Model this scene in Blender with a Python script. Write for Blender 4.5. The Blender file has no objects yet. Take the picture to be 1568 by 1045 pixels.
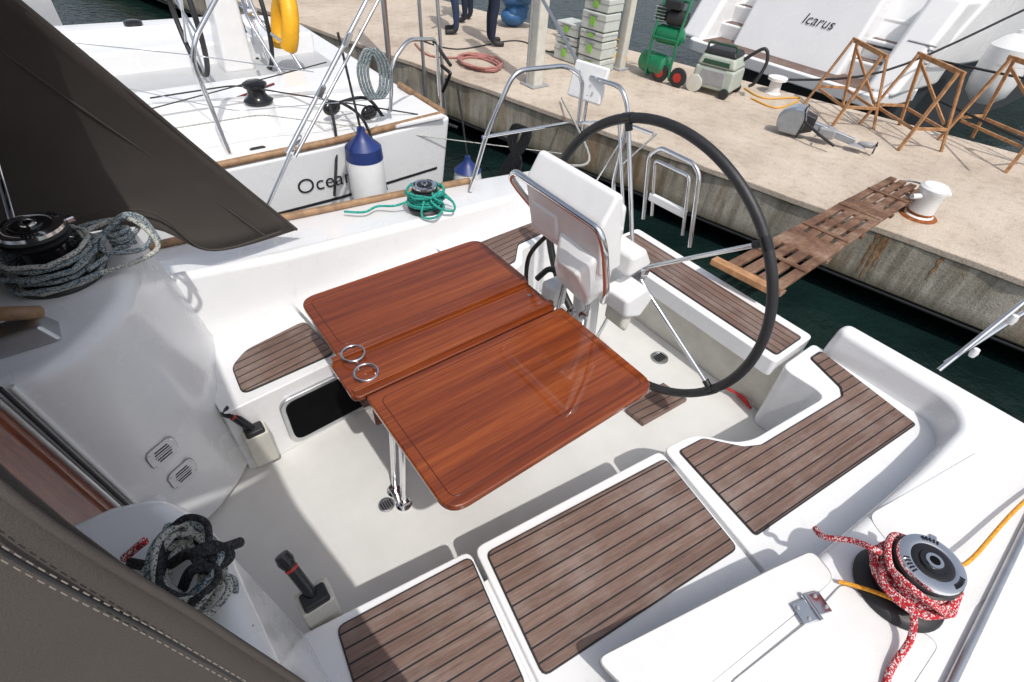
import bpy, bmesh, math, random
from mathutils import Vector, Matrix, Euler
random.seed(4)
S=bpy.context.scene
# ---------------------------------------------------------------- survey of the place
# world: x = aft, y = to starboard, z = up, metres, cockpit sole = 0
EYE=Vector((0,0,2.1))
AX=Vector((.7988,-.3757,.4698)).normalized()
AZ=AX.cross(Vector((-.5988,-.5715,.5611))).normalized()
AY=AZ.cross(AX).normalized()
def ray(u,v):
    d=Vector((u-784,v-522,804)); return Vector((d.dot(AX),d.dot(AY),d.dot(AZ)))
def P(u,v,z):
    r=ray(u,v); return EYE+r*((z-EYE.z)/r.z)
def PX(u,v,x):
    r=ray(u,v); return EYE+r*(x/r.x)
def PY(u,v,y):
    r=ray(u,v); return EYE+r*(y/r.y)
def hit(u,v):
    bpy.context.view_layer.update(); dg=bpy.context.evaluated_depsgraph_get()
    ok,loc,n,i,o,m=S.ray_cast(dg,EYE,ray(u,v).normalized())
    return loc,n
# ---------------------------------------------------------------- materials
def newmat(name):
    m=bpy.data.materials.new(name); m.use_nodes=True
    nt=m.node_tree; b=nt.nodes['Principled BSDF']; return m,nt,b
def N(nt,t,**k):
    n=nt.nodes.new(t)
    for a,v in k.items(): setattr(n,a,v)
    return n
def ramp(nt,src,stops):
    r=N(nt,'ShaderNodeValToRGB'); e=r.color_ramp.elements
    while len(e)<len(stops): e.new(.5)
    for i,(p,c) in enumerate(stops):
        e[i].position=p; e[i].color=(c[0],c[1],c[2],1)
    nt.links.new(src,r.inputs[0]); return r.outputs[0]
def noise(nt,scale,detail=4,rough=.55,mapscale=None,rot=0):
    tc=N(nt,'ShaderNodeTexCoord'); out=tc.outputs['Object']
    if rot:
        mp0=N(nt,'ShaderNodeMapping'); mp0.inputs['Rotation'].default_value=(0,0,rot)
        nt.links.new(out,mp0.inputs[0]); out=mp0.outputs[0]
    if mapscale:
        mp=N(nt,'ShaderNodeMapping'); mp.inputs['Scale'].default_value=mapscale
        nt.links.new(out,mp.inputs[0]); out=mp.outputs[0]
    n=N(nt,'ShaderNodeTexNoise'); n.inputs['Scale'].default_value=scale
    n.inputs['Detail'].default_value=detail; n.inputs['Roughness'].default_value=rough
    nt.links.new(out,n.inputs['Vector']); return n.outputs['Fac']
def bump(nt,b,h,strength,dist=.01):
    n=N(nt,'ShaderNodeBump'); n.inputs['Strength'].default_value=strength; n.inputs['Distance'].default_value=dist
    nt.links.new(h,n.inputs['Height']); nt.links.new(n.outputs[0],b.inputs['Normal'])
def mix(nt,fac,a,bb,mode='MIX'):
    m=N(nt,'ShaderNodeMix',data_type='RGBA',blend_type=mode)
    if isinstance(fac,float): m.inputs[0].default_value=fac
    else: nt.links.new(fac,m.inputs[0])
    for s,i in ((a,6),(bb,7)):
        if isinstance(s,tuple): m.inputs[i].default_value=(s[0],s[1],s[2],1)
        else: nt.links.new(s,m.inputs[i])
    return m.outputs[2]
def simple(name,col,rough=.5,metal=0,var=.12,scale=12,coat=0,bmp=0,bs=60,spec=.5):
    m,nt,b=newmat(name)
    f=noise(nt,scale)
    c2=tuple(max(0,c*(1-var)) for c in col); c1=tuple(min(1,c*(1+var*.5)) for c in col)
    nt.links.new(ramp(nt,f,[(.3,c2),(.7,c1)]),b.inputs['Base Color'])
    b.inputs['Roughness'].default_value=rough; b.inputs['Metallic'].default_value=metal
    b.inputs['Coat Weight'].default_value=coat; b.inputs['Specular IOR Level'].default_value=spec
    if bmp: bump(nt,b,noise(nt,bs,3),bmp,.004)
    return m
def m_gelcoat():
    m,nt,b=newmat('white_gelcoat')
    f=noise(nt,1.6,5,.6); g=noise(nt,14,6,.7)
    c=ramp(nt,f,[(.3,(.765,.768,.77)),(.62,(.815,.817,.82))])
    d=ramp(nt,g,[(.28,(.87,.86,.84)),(.42,(1,1,1))])
    nt.links.new(mix(nt,.6,c,d,'MULTIPLY'),b.inputs['Base Color'])
    nt.links.new(ramp(nt,noise(nt,6,5),[(.3,(.16,)*3),(.7,(.32,)*3)]),b.inputs['Roughness'])
    b.inputs['Coat Weight'].default_value=.3; b.inputs['Coat Roughness'].default_value=.08
    bump(nt,b,noise(nt,3,2,.4),.02,.01)
    return m
def m_nonskid(col=(.79,.79,.78),name='nonskid_gelcoat'):
    m,nt,b=newmat(name)
    tc=N(nt,'ShaderNodeTexCoord')
    v=N(nt,'ShaderNodeTexVoronoi'); v.inputs['Scale'].default_value=190; v.inputs['Randomness'].default_value=.2
    nt.links.new(tc.outputs['Object'],v.inputs['Vector'])
    f=noise(nt,3.5,7,.65)
    c=ramp(nt,f,[(.3,tuple(x*.90 for x in col)),(.65,col)])
    d=ramp(nt,v.outputs['Distance'],[(.2,(1,1,1)),(.75,(.90,.895,.89))])
    nt.links.new(mix(nt,.8,c,d,'MULTIPLY'),b.inputs['Base Color'])
    b.inputs['Roughness'].default_value=.5
    bump(nt,b,v.outputs['Distance'],.3,.0015); return m
def m_teak(name,ang,off=0,pitch=.043):
    m,nt,b=newmat(name)
    tc=N(nt,'ShaderNodeTexCoord'); mp=N(nt,'ShaderNodeMapping'); mp.inputs['Rotation'].default_value=(0,0,ang)
    nt.links.new(tc.outputs['Object'],mp.inputs[0])
    sx=N(nt,'ShaderNodeSeparateXYZ'); nt.links.new(mp.outputs[0],sx.inputs[0])
    def M(op,a,bv):
        n=N(nt,'ShaderNodeMath',operation=op)
        nt.links.new(a,n.inputs[0])
        if bv is not None: n.inputs[1].default_value=bv
        return n.outputs[0]
    t=M('DIVIDE',M('ADD',sx.outputs[1],10+off),pitch)
    fr=M('FRACT',t,None); fl=M('FLOOR',t,None)
    line=M('LESS_THAN',fr,.125)
    wn=N(nt,'ShaderNodeTexWhiteNoise',noise_dimensions='1D'); nt.links.new(fl,wn.inputs['W'])
    grain=noise(nt,1,6,.7,(7,160,40),rot=ang)
    big=noise(nt,5,5,.6); fine=noise(nt,1,4,.7,(30,420,100),rot=ang)
    c=ramp(nt,grain,[(.3,(.135,.080,.060)),(.55,(.22,.142,.112)),(.75,(.32,.235,.195))])
    pl=ramp(nt,wn.outputs[0],[(0,(.70,.66,.65)),(1,(1.0,1.0,1.0))])
    c=mix(nt,.9,c,pl,'MULTIPLY')
    gr=ramp(nt,big,[(.48,(0,0,0)),(.70,(1,1,1))])
    c=mix(nt,gr,c,mix(nt,.40,c,(.36,.31,.28)))
    c=mix(nt,.55,c,ramp(nt,fine,[(.3,(.55,.50,.46)),(.6,(1,1,1))]),'MULTIPLY')
    c=mix(nt,line,c,(.010,.010,.012))
    nt.links.new(c,b.inputs['Base Color']); b.inputs['Roughness'].default_value=.6
    n=N(nt,'ShaderNodeMath',operation='SUBTRACT'); n.inputs[0].default_value=1; nt.links.new(line,n.inputs[1])
    bump(nt,b,n.outputs[0],.5,.003); return m
def m_mahog(name='varnished_mahogany',off=0):
    m,nt,b=newmat(name)
    g=noise(nt,1,7,.66,(.9+off,46,10)); g2=noise(nt,1,5,.7,(6,330,60)); big=noise(nt,1,2,.5,(.5,11+off,2))
    c=ramp(nt,g,[(.30,(.135,.024,.005)),(.5,(.26,.054,.009)),(.72,(.38,.100,.018))])
    c=mix(nt,.6,c,ramp(nt,g2,[(.35,(.46,.34,.28)),(.6,(1,1,1))]),'MULTIPLY')
    c=mix(nt,.55,c,ramp(nt,big,[(.40,(.55,.42,.35)),(.60,(1.0,1.0,1.0))]),'MULTIPLY')
    nt.links.new(c,b.inputs['Base Color']); b.inputs['Roughness'].default_value=.4; b.inputs['Specular IOR Level'].default_value=.15
    b.inputs['Coat Weight'].default_value=1; b.inputs['Coat Roughness'].default_value=.01; b.inputs['Coat IOR'].default_value=1.62
    nb=N(nt,'ShaderNodeBump'); nb.inputs['Strength'].default_value=.06; nb.inputs['Distance'].default_value=.008
    nt.links.new(noise(nt,5,2),nb.inputs['Height']); nt.links.new(nb.outputs[0],b.inputs['Coat Normal'])
    return m
def m_canvas():
    m,nt,b=newmat('acrylic_canvas')
    f=noise(nt,1.8,4); w=noise(nt,1,3,.6,(700,700,700)); 
    c=ramp(nt,f,[(.3,(.068,.058,.051)),(.7,(.088,.077,.069))])
    c=mix(nt,.5,c,ramp(nt,w,[(.35,(.70,.70,.70)),(.65,(1,1,1))]),'MULTIPLY')
    nt.links.new(c,b.inputs['Base Color']); b.inputs['Roughness'].default_value=.92; b.inputs['Specular IOR Level'].default_value=.2
    h=mix(nt,.93,w,noise(nt,2.2,3,.5,(1,2.5,1))); bump(nt,b,h,.4,.06); return m
def m_water():
    m,nt,b=newmat('harbour_water')
    nt.links.new(ramp(nt,noise(nt,.6,4),[(.35,(.004,.010,.010)),(.65,(.008,.022,.019))]),b.inputs['Base Color']); b.inputs['Roughness'].default_value=.05; b.inputs['IOR'].default_value=1.33
    h=mix(nt,.4,noise(nt,2.2,4,.55),noise(nt,7,3,.6)); bump(nt,b,h,.6,.10); return m
def m_concrete(name,top=True):
    m,nt,b=newmat(name)
    f=noise(nt,1.1,7,.65); g=noise(nt,60,4,.7); s=noise(nt,9,6,.7)
    if top: c=ramp(nt,f,[(.3,(.44,.365,.29)),(.5,(.57,.485,.395)),(.7,(.65,.565,.47))])
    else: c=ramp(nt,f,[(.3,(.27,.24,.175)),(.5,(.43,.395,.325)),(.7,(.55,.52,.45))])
    c=mix(nt,.7,c,ramp(nt,g,[(.3,(.58,.55,.52)),(.55,(1,1,1))]),'MULTIPLY')
    c=mix(nt,.6,c,ramp(nt,s,[(.32,(.66,.61,.55)),(.5,(1,1,1))]),'MULTIPLY')
    if top:
        st=noise(nt,.8,6,.7)
        c=mix(nt,ramp(nt,st,[(.60,(0,0,0)),(.72,(1,1,1))]),c,mix(nt,.35,c,(.20,.16,.12)))
    if not top:
        st=noise(nt,1,5,.6,(2.2,2.2,.35))
        c=mix(nt,ramp(nt,st,[(.53,(0,0,0)),(.64,(1,1,1))]),c,mix(nt,.6,c,(.25,.125,.03)))
        st2=noise(nt,1,6,.7,(9,9,.9))
        c=mix(nt,.8,c,ramp(nt,st2,[(.38,(.46,.44,.38)),(.55,(1,1,1))]),'MULTIPLY')
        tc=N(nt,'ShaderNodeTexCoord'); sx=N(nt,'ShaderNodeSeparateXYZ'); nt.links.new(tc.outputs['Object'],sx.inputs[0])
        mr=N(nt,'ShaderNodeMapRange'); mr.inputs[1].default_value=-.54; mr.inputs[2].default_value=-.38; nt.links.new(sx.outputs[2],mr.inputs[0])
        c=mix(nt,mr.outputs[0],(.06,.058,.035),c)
    nt.links.new(c,b.inputs['Base Color']); b.inputs['Roughness'].default_value=.9
    bump(nt,b,mix(nt,.5,g,s),.7,.014); return m
def m_rope(name,a,bb,scale=180,thr=.5):
    m,nt,b=newmat(name)
    tc=N(nt,'ShaderNodeTexCoord'); v=N(nt,'ShaderNodeTexVoronoi'); v.inputs['Scale'].default_value=scale
    nt.links.new(tc.outputs['Object'],v.inputs['Vector'])
    sp=N(nt,'ShaderNodeSeparateColor'); nt.links.new(v.outputs['Color'],sp.inputs[0])
    nt.links.new(ramp(nt,sp.outputs[0],[(thr-.02,a),(thr+.02,bb)]),b.inputs['Base Color'])
    b.inputs['Roughness'].default_value=.85; bump(nt,b,v.outputs['Distance'],.8,.003); return m
GEL=m_gelcoat(); NSK=m_nonskid(); FLR=m_nonskid((.72,.715,.69),'cockpit_sole_gelcoat')
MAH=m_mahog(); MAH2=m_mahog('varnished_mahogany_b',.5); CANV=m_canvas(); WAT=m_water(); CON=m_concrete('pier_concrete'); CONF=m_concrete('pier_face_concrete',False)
CHR=simple('stainless_steel',(.75,.76,.78),.12,1,.08)
ALU=simple('brushed_aluminium',(.58,.59,.61),.35,1)
BLK=simple('black_rubber',(.022,.022,.024),.5,0,.3,bmp=.2)
BLG=simple('black_gloss_plastic',(.014,.014,.016),.15)
WPL=simple('white_plastic',(.79,.79,.785),.35,0,.05,coat=.2)
CRM=simple('cream_plastic',(.62,.60,.53),.5)
GRY=simple('grey_plastic',(.32,.32,.33),.5)
PINE=simple('pine_timber',(.46,.24,.11),.7,0,.4,18,bmp=.3)
def m_plank():
    m,nt,b=newmat('worn_plank_timber')
    s=noise(nt,4.5,6,.7); g=noise(nt,1,5,.7,(8,120,60))
    c=ramp(nt,s,[(.35,(.10,.045,.024)),(.50,(.20,.100,.055)),(.62,(.30,.185,.12)),(.75,(.38,.29,.23))])
    c=mix(nt,.7,c,ramp(nt,g,[(.35,(.45,.40,.36)),(.6,(1,1,1))]),'MULTIPLY')
    nt.links.new(c,b.inputs['Base Color']); b.inputs['Roughness'].default_value=.7; bump(nt,b,g,.6,.006); return m
OLDT=m_plank()
TRIM=simple('teak_trim',(.32,.19,.10),.5,0,.4,20)
RUST=simple('rust',(.30,.09,.02),.9,0,.5,20); RUSTL=simple('rust_bleed',(.34,.20,.10),.9,0,.6,22)
R_RED=m_rope('red_fleck_rope',(.50,.018,.03),(.78,.66,.64),300,.70)
R_GRN=m_rope('teal_rope',(.01,.22,.18),(.03,.40,.31),250)
R_GRY=m_rope('grey_rope',(.06,.11,.15),(.33,.36,.35),300,.42)
R_WHT=m_rope('white_fleck_rope',(.12,.13,.14),(.52,.53,.48),300,.25)
R_BLK=m_rope('black_rope',(.012,.012,.014),(.04,.04,.045),240,.6)
R_ORG=m_rope('orange_rope',(.74,.28,.02),(.85,.42,.04),240)
R_PNK=m_rope('pink_hose',(.36,.15,.13),(.44,.21,.18),150)
BLUE=simple('blue_pvc',(.015,.035,.16),.4); YEL=simple('yellow_pvc',(.80,.40,.01),.5); GRN=simple('green_enamel',(.005,.17,.07),.35,coat=.4)
RED=simple('red_enamel',(.45,.03,.02),.4); DGR=simple('dark_green_plastic',(.02,.07,.04),.5); LGR=simple('lime_plastic',(.25,.55,.08),.5)
SILV=simple('silver_blue_enamel',(.34,.38,.43),.25,.6,coat=.6)
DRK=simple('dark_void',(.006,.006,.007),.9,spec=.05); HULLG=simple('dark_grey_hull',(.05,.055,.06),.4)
GLS=simple('tinted_acrylic',(.010,.010,.012),.35,spec=.3)
SEAM=simple('seam_shadow_grey',(.26,.26,.26),.8)
# ---------------------------------------------------------------- mesh helpers
def link(o,par=None):
    S.collection.objects.link(o)
    if par: o.parent=par
    return o
def group(name):
    e=bpy.data.objects.new(name,None); e.empty_display_size=.1; link(e); return e
def finish(name,bm,mat,par,bev,seg=3,smooth=True):
    bmesh.ops.recalc_face_normals(bm,faces=bm.faces)
    me=bpy.data.meshes.new(name); bm.to_mesh(me); bm.free()
    for m in (mat if isinstance(mat,list) else [mat]): me.materials.append(m)
    for p in me.polygons: p.use_smooth=smooth
    o=bpy.data.objects.new(name,me); link(o,par)
    if bev:
        b=o.modifiers.new('bevel','BEVEL'); b.width=bev; b.segments=seg; b.limit_method='ANGLE'; b.angle_limit=math.radians(25); b.harden_normals=True
    else:
        me.set_sharp_from_angle(angle=math.radians(38))
    return o
def mesh(name,vs,fs,mat,par=None,bev=0,sub=0,seg=3):
    bm=bmesh.new(); v=[bm.verts.new(Vector(p)) for p in vs]
    for f in fs: bm.faces.new([v[i] for i in f])
    o=finish(name,bm,mat,par,bev,seg)
    if sub:
        o.data.set_sharp_from_angle(angle=3.2)
        m=o.modifiers.new('sub','SUBSURF'); m.levels=sub; m.render_levels=sub; m.boundary_smooth='PRESERVE_CORNERS'
    return o
def prism(name,poly,z0,z1,mat,par=None,bev=.01,top=None,seg=3):
    top=top or poly; n=len(poly)
    vs=[(p[0],p[1],z0) for p in poly]+[(p[0],p[1],p[2] if len(p)>2 and top is not poly else z1) for p in top]
    fs=[list(range(n))[::-1],list(range(n,2*n))]+[[i,(i+1)%n,n+(i+1)%n,n+i] for i in range(n)]
    return mesh(name,vs,fs,mat,par,bev,0,seg)
def rnd(poly,r,n=5):
    out=[]; L=len(poly)
    for i in range(L):
        a=Vector(poly[i-1][:2]); b=Vector(poly[i][:2]); c=Vector(poly[(i+1)%L][:2])
        rr=r[i] if isinstance(r,(list,tuple)) else r
        d=min(rr,(a-b).length*.45,(c-b).length*.45)
        p=b+(a-b).normalized()*d; q=b+(c-b).normalized()*d
        for k in range(n+1):
            t=k/n; out.append(tuple((1-t)**2*p+2*t*(1-t)*b+t*t*q))
    return out
def box(name,c,s,mat,par=None,rot=(0,0,0),bev=.005,seg=2):
    bm=bmesh.new(); bmesh.ops.create_cube(bm,size=1)
    M=Matrix.Translation(Vector(c))@Euler(rot).to_matrix().to_4x4()@Matrix.Diagonal((s[0],s[1],s[2],1))
    bm.transform(M); return finish(name,bm,mat,par,bev,seg)
def hull(name,pts,mat,par=None,bev=.01,seg=3):
    bm=bmesh.new(); 
    for p in pts: bm.verts.new(Vector(p))
    bmesh.ops.convex_hull(bm,input=bm.verts)
    bmesh.ops.dissolve_limit(bm,angle_limit=math.radians(2),verts=bm.verts,edges=bm.edges)
    return finish(name,bm,mat,par,bev,seg)
def lathe(name,prof,loc,mat,par=None,seg=40,axis=None,bev=0):
    bm=bmesh.new(); rings=[]
    for r,z in prof:
        if r<1e-5: rings.append([bm.verts.new((0,0,z))])
        else: rings.append([bm.verts.new((r*math.cos(2*math.pi*i/seg),r*math.sin(2*math.pi*i/seg),z)) for i in range(seg)])
    for a,b in zip(rings,rings[1:]):
        for i in range(seg):
            j=(i+1)%seg
            if len(a)==1 and len(b)==1: continue
            if len(a)==1: bm.faces.new([a[0],b[j],b[i]])
            elif len(b)==1: bm.faces.new([a[i],a[j],b[0]])
            else: bm.faces.new([a[i],a[j],b[j],b[i]])
    M=Matrix.Translation(Vector(loc))
    if axis is not None: M=M@Vector(axis).normalized().to_track_quat('Z','Y').to_matrix().to_4x4()
    bm.transform(M); return finish(name,bm,mat,par,0)
def fillet(pts,d,n=5):
    pts=[Vector(p) for p in pts]; out=[pts[0]]
    for i in range(1,len(pts)-1):
        a,b,c=pts[i-1],pts[i],pts[i+1]; dd=min(d,(a-b).length*.45,(c-b).length*.45)
        p=b+(a-b).normalized()*dd; q=b+(c-b).normalized()*dd
        for k in range(n+1):
            t=k/n; out.append((1-t)**2*p+2*t*(1-t)*b+t*t*q)
    out.append(pts[-1]); return out
def catmull(pts,n=6,cyc=False):
    pts=[Vector(p) for p in pts]; out=[]; L=len(pts)
    g=(lambda i:pts[i%L]) if cyc else (lambda i:pts[max(0,min(L-1,i))])
    for i in range(L if cyc else L-1):
        p0,p1,p2,p3=g(i-1),g(i),g(i+1),g(i+2)
        for k in range(n):
            t=k/n
            out.append(.5*((2*p1)+(-p0+p2)*t+(2*p0-5*p1+4*p2-p3)*t*t+(-p0+3*p1-3*p2+p3)*t**3))
    if not cyc: out.append(pts[-1])
    return out
def tube(name,paths,r,mat,par=None,cyc=False,fil=0,cat=0,res=4):
    if not isinstance(paths[0],(list,tuple)) or not hasattr(paths[0][0],'__len__'): paths=[paths]
    cu=bpy.data.curves.new(name,'CURVE'); cu.dimensions='3D'; cu.bevel_depth=r; cu.bevel_resolution=res; cu.use_fill_caps=True
    for p in paths:
        if cat: p=catmull(p,cat,cyc)
        elif fil: p=fillet(p,fil)
        sp=cu.splines.new('POLY'); sp.points.add(len(p)-1)
        for i,q in enumerate(p): sp.points[i].co=(q[0],q[1],q[2],1)
        sp.use_cyclic_u=cyc; sp.use_smooth=True
    cu.materials.append(mat); o=bpy.data.objects.new(name,cu); link(o,par); return o
def wobble(c,r,turns,h,n=14,j=.01,ry=None,z0=0):
    pts=[]
    for i in range(int(turns*n)+1):
        a=2*math.pi*i/n; rr=r*(1+random.uniform(-j,j)*6)
        pts.append((c[0]+rr*math.cos(a),c[1]+(ry or r)/r*rr*math.sin(a),c[2]+h*i/(turns*n)+random.uniform(-j,j)*.4))
    return pts
# ---------------------------------------------------------------- water + pier
g=mesh('water',[(-300,-300,-.75),(300,-300,-.75),(300,300,-.75),(-300,300,-.75)],[[0,1,2,3]],WAT)
pier=group('concrete_pier')
e0=P(1568,425,0); e1=P(790,150,0); dn=(e1-e0).normalized(); dq=Vector((dn.y,-dn.x,0))
def D(s,t,z=0): return e0+dn*s+dq*t+Vector((0,0,z))
W=2.95
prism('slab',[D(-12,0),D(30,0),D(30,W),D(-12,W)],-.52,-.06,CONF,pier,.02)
random.seed(8)
edge=[D(-12+k*.25,-.02+random.uniform(-.014,.016)) for k in range(169)]
prism('paving',edge+[D(30,W+.03),D(-12,W+.03)],-.06,0,CON,pier,.012)
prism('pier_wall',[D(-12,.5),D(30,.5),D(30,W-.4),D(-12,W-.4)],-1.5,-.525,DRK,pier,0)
tube('edge_cable',[D(-8,.03,-.56),D(5,.02,-.54),D(20,.02,-.56)],.018,BLK,pier)
def streak(s_,w,h):
    k=12; L_=[]; R_=[]
    for i in range(k):
        f=i/(k-1); ww=w*(1-f*.8)*(1+random.uniform(-.35,.35)); j=random.uniform(-.006,.006); L_.append(D(s_+j-ww/2,-.0035,-.064-h*f)); R_.append(D(s_+j+ww/2,-.0035,-.064-h*f))
    mesh('rust_streak',L_+R_,[[i,i+1,k+i+1,k+i] for i in range(k-1)],RUSTL,pier)
for u,v,w_,h_ in ((1350,385,.03,.38),(1358,390,.05,.42),(1366,390,.02,.36),(1090,275,.04,.20),(990,222,.05,.40),(1000,226,.03,.3),(1455,405,.03,.22)):
    c=P(u,v-30,0); streak((c-e0).dot(dn),w_,h_)
# ---------------------------------------------------------------- our sailboat
boat=group('sailboat')
ZS=.40; ZC=.55
hp=[(-4,-.75),(1.5,-.62),(2.43,-.5),(2.50,2.9),(1.5,3.02),(-4,3.15)]
hb=[(-4,-.45),(1.5,-.3),(2.3,-.2),(2.3,2.6),(1.5,2.7),(-4,2.85)]
prism('hull',hb,-1.0,-.06,GEL,boat,.03,top=hp)
prism('cockpit_sole',[(-.6,.3),(2.36,.2),(2.36,2.2),(-.6,2.1)],-.05,0,FLR,boat,.0)
seat1=[(-.12,.74),(.445,.665),(.335,-.02),(-.12,.0)]
seat2=[(.462,.663),(1.285,.568),(1.16,-.12),(.351,-.02)]
seat3=[(1.302,.566),(1.47,.545),(1.57,.42),(1.65,.385),(2.14,.335),(2.13,.56),(2.42,.56),(2.42,-.2),(1.176,-.12)]
for i,p in enumerate((seat1,seat2)):
    prism('seat_near',rnd(p,.03,3),.0,ZS,GEL,boat,.018,seg=4)
prism('seat_near_aft',rnd(seat3,[.03,.08,.06,.05,.06,.05,.03,.02,.03],4),.0,ZS,GEL,boat,.018,seg=4)
prism('seat_near_core',[(-.1,.6),(1.28,.5),(1.5,.45),(1.63,.3),(2.1,.28),(2.1,.0),(-.1,.0)],0,ZS-.03,GEL,boat,0)
T1=m_teak('teak_deck_near',math.atan2(.094,.782),.006); T2=m_teak('teak_deck_far',-math.atan2(.10,.80)); T3=m_teak('teak_deck_aft',math.pi/2,0)
T4=m_teak('teak_deck_quarter',math.atan2(.105,1.01),.01)
def pad(name,poly,mat,r=.02,z=ZS):
    poly=rnd(poly,r,3)
    def grow(d):
        out=[];L=len(poly)
        ar=sum(poly[i-1][0]*poly[i][1]-poly[i][0]*poly[i-1][1] for i in range(L)); s=1 if ar>0 else -1
        for i in range(L):
            a=Vector(poly[i-1]);b=Vector(poly[i]);q=Vector(poly[(i+1)%L])
            n=((b-a).normalized()+(q-b).normalized()); n=Vector((n.y,-n.x)).normalized()*s*d
            out.append((b.x+n.x,b.y+n.y))
        return out
    prism(name+'_caulk',grow(.005),z-.005,z+.006,BLK,boat,.001)
    prism(name,poly,z-.005,z+.010,mat,boat,.0015)
pad('pad',[(.0,.69),(.43,.64),(.355,.25),(-.05,.29)],T1)
pad('pad',[(.485,.62),(1.263,.526),(1.19,.144),(.415,.24)],T1)
q3=[(1042,690),(1078,671),(1140,684),(1168,681),(1292,606),(1289,592),(1243,547),(1258,537),(1402,648),(1158,817)]
pad('pad_quarter',[tuple(P(u,v,.41)[:2]) for u,v in q3],T4,.012)
f1=[(-.05,1.69),(.46,1.73),(.40,2.35),(-.1,2.3)]
f2=[(.475,1.731),(1.32,1.83),(1.25,2.4),(.415,2.35)]
f3=[(1.335,1.832),(1.6,1.87),(1.7,2.0),(2.13,2.03),(2.13,1.84),(2.4,1.84),(2.4,2.4),(1.265,2.4)]
for p in (f1,f2,f3): prism('seat_far',rnd(p,.03,3),0.0,ZS,GEL,boat,.018,seg=4)
pad('pad',[(.05,1.755),(.45,1.775),(.42,2.05),(.14,2.0),(.06,1.93)],T2,.03)
pad('pad',[(.50,1.785),(1.29,1.88),(1.25,2.16),(.47,2.06)],T2)
pad('pad',[(1.36,1.89),(1.58,1.92),(1.70,2.05),(2.1,2.09),(2.1,2.2),(1.32,2.17)],T2)
prism('aft_bench',rnd([(2.13,.59),(2.47,.59),(2.47,1.80),(2.13,1.80)],.03,3),.30,ZS,GEL,boat,.015,seg=4)
prism('aft_bench_base',[(2.22,.3),(2.44,.3),(2.44,2.1),(2.22,2.1)],0,.32,CRM,boat,.01)
pad('pad_bench',[(2.18,.62),(2.40,.62),(2.40,1.76),(2.18,1.76)],T3,.015)
ci=[(-.1,.10),(.36,.09),(1.2,.0),(1.95,-.05),(2.30,-.05),(2.34,.0),(2.345,.545),(2.52,.545),(2.54,-.48),(1.5,-.68),(-4,-.78),(-4,.10)]
ct=[(-.1,.055),(.36,.05),(1.2,-.03),(1.95,-.085),(2.28,-.09),(2.395,-.0),(2.405,.50),(2.50,.50),(2.52,-.5),(1.5,-.70),(-4,-.80),(-4,.06)]
prism('coaming_near',rnd(ci,.08,5),-.05,ZC,GEL,boat,.03,top=rnd(ct,.08,5),seg=5)
def Z2(l,z): return [tuple(P(u,v,z)[:2]) for u,v in l]
prism('coaming_nonskid',rnd(Z2([(1328,790),(1500,690),(1610,745),(1590,860),(1455,955)],ZC),.04),ZC-.005,ZC+.003,NSK,boat,.001)
def lid(nm,pts,h):
    q=Z2(pts,ZC); prism(nm+'_joint',rnd(q,.035),ZC-.01,ZC+.0015,SEAM,boat,.0)
    c=Vector((sum(a[0] for a in q)/len(q),sum(a[1] for a in q)/len(q)))
    q2=[tuple(Vector(a)+(c-Vector(a)).normalized()*.005) for a in q]
    prism(nm,rnd(q2,.03),ZC-.01,ZC+h,NSK,boat,.003)
lid('locker_lid',[(1185,868),(1245,842),(1279,884),(1222,938),(1010,1110),(910,1010)],.005)
lid('locker_lid_aft',[(1290,890),(1440,985),(1300,1200),(1110,1050),(1235,948)],.005)
hg=group('locker_hinge')
hc=P(1243,930,ZC+.016)
for s in (-1,1):
    box('leaf',hc+Vector((s*.03,-s*.006,0)),(.046,.06,.006),CHR,hg,(0,s*.12,-.35),.003)
    for t in (-1,1): lathe('screw',[(0,0),(.006,0),(.004,.004),(0,.004)],hc+Vector((s*.036,-s*.006+t*.018,.003)),GRY,hg,12)
tube('pin',[hc+Vector((-.012,-.035,.002)),hc+Vector((.012,.035,.002))],.008,CHR,hg)
tube('genoa_track',[(-1,-.46,ZC+.012),(1.1,-.44,ZC+.012),(2.3,-.38,ZC+.012)],.012,ALU,boat)
fi=[(-.1,2.10),(.2,2.12),(.45,2.13),(1.3,2.22),(2.2,2.25),(2.3,2.2),(2.33,1.85),(2.48,1.85),(2.48,2.85),(1.5,3.0),(-4,3.1),(-4,2.15)]
ft=[(-.1,2.22,.74),(.2,2.225,.70),(.45,2.24,.66),(1.3,2.30,.58),(2.2,2.32,.53),(2.36,2.28,.52),(2.38,1.90,.52),(2.46,1.90,.52),(2.46,2.62,.49),(1.5,2.72,.53),(-4,2.9,.74),(-4,2.22,.78)]
prism('coaming_far',fi,-.05,.6,GEL,boat,.035,top=ft,seg=5)
tube('toe_rail',[(-2,2.78,.66),(.45,2.70,.60),(1.5,2.66,.55),(1.75,2.64,.54)],.02,TRIM,boat)
hf0=[(-.42,1.49),(-.32,1.50),(-.20,1.56),(-.10,1.64),(-.02,1.73),(.03,1.85),(.10,2.10),(.14,2.34),(-2.5,2.40),(-2.5,1.49)]
hf1=[(-.46,1.49),(-.38,1.50),(-.29,1.55),(-.21,1.63),(-.14,1.74),(-.10,1.87),(-.07,2.08),(-.05,2.24),(-2.5,2.28),(-2.5,1.49)]
prism('bulkhead_far',hf0,-.0,1.0,GEL,boat,.055,top=[(a,b,1.0) for a,b in hf1],seg=6)
hn0=[(-.42,.93),(-.30,.93),(-.18,.88),(-.10,.80),(-.05,.70),(-.02,.5),(.03,.12),(-2.5,.0),(-2.5,.93)]
hn1=[(-.46,.99),(-.30,.99),(-.20,.955),(-.155,.86),(-.13,.74),(-.12,.5),(-.10,.14),(-2.5,.1),(-2.5,.99)]
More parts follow.
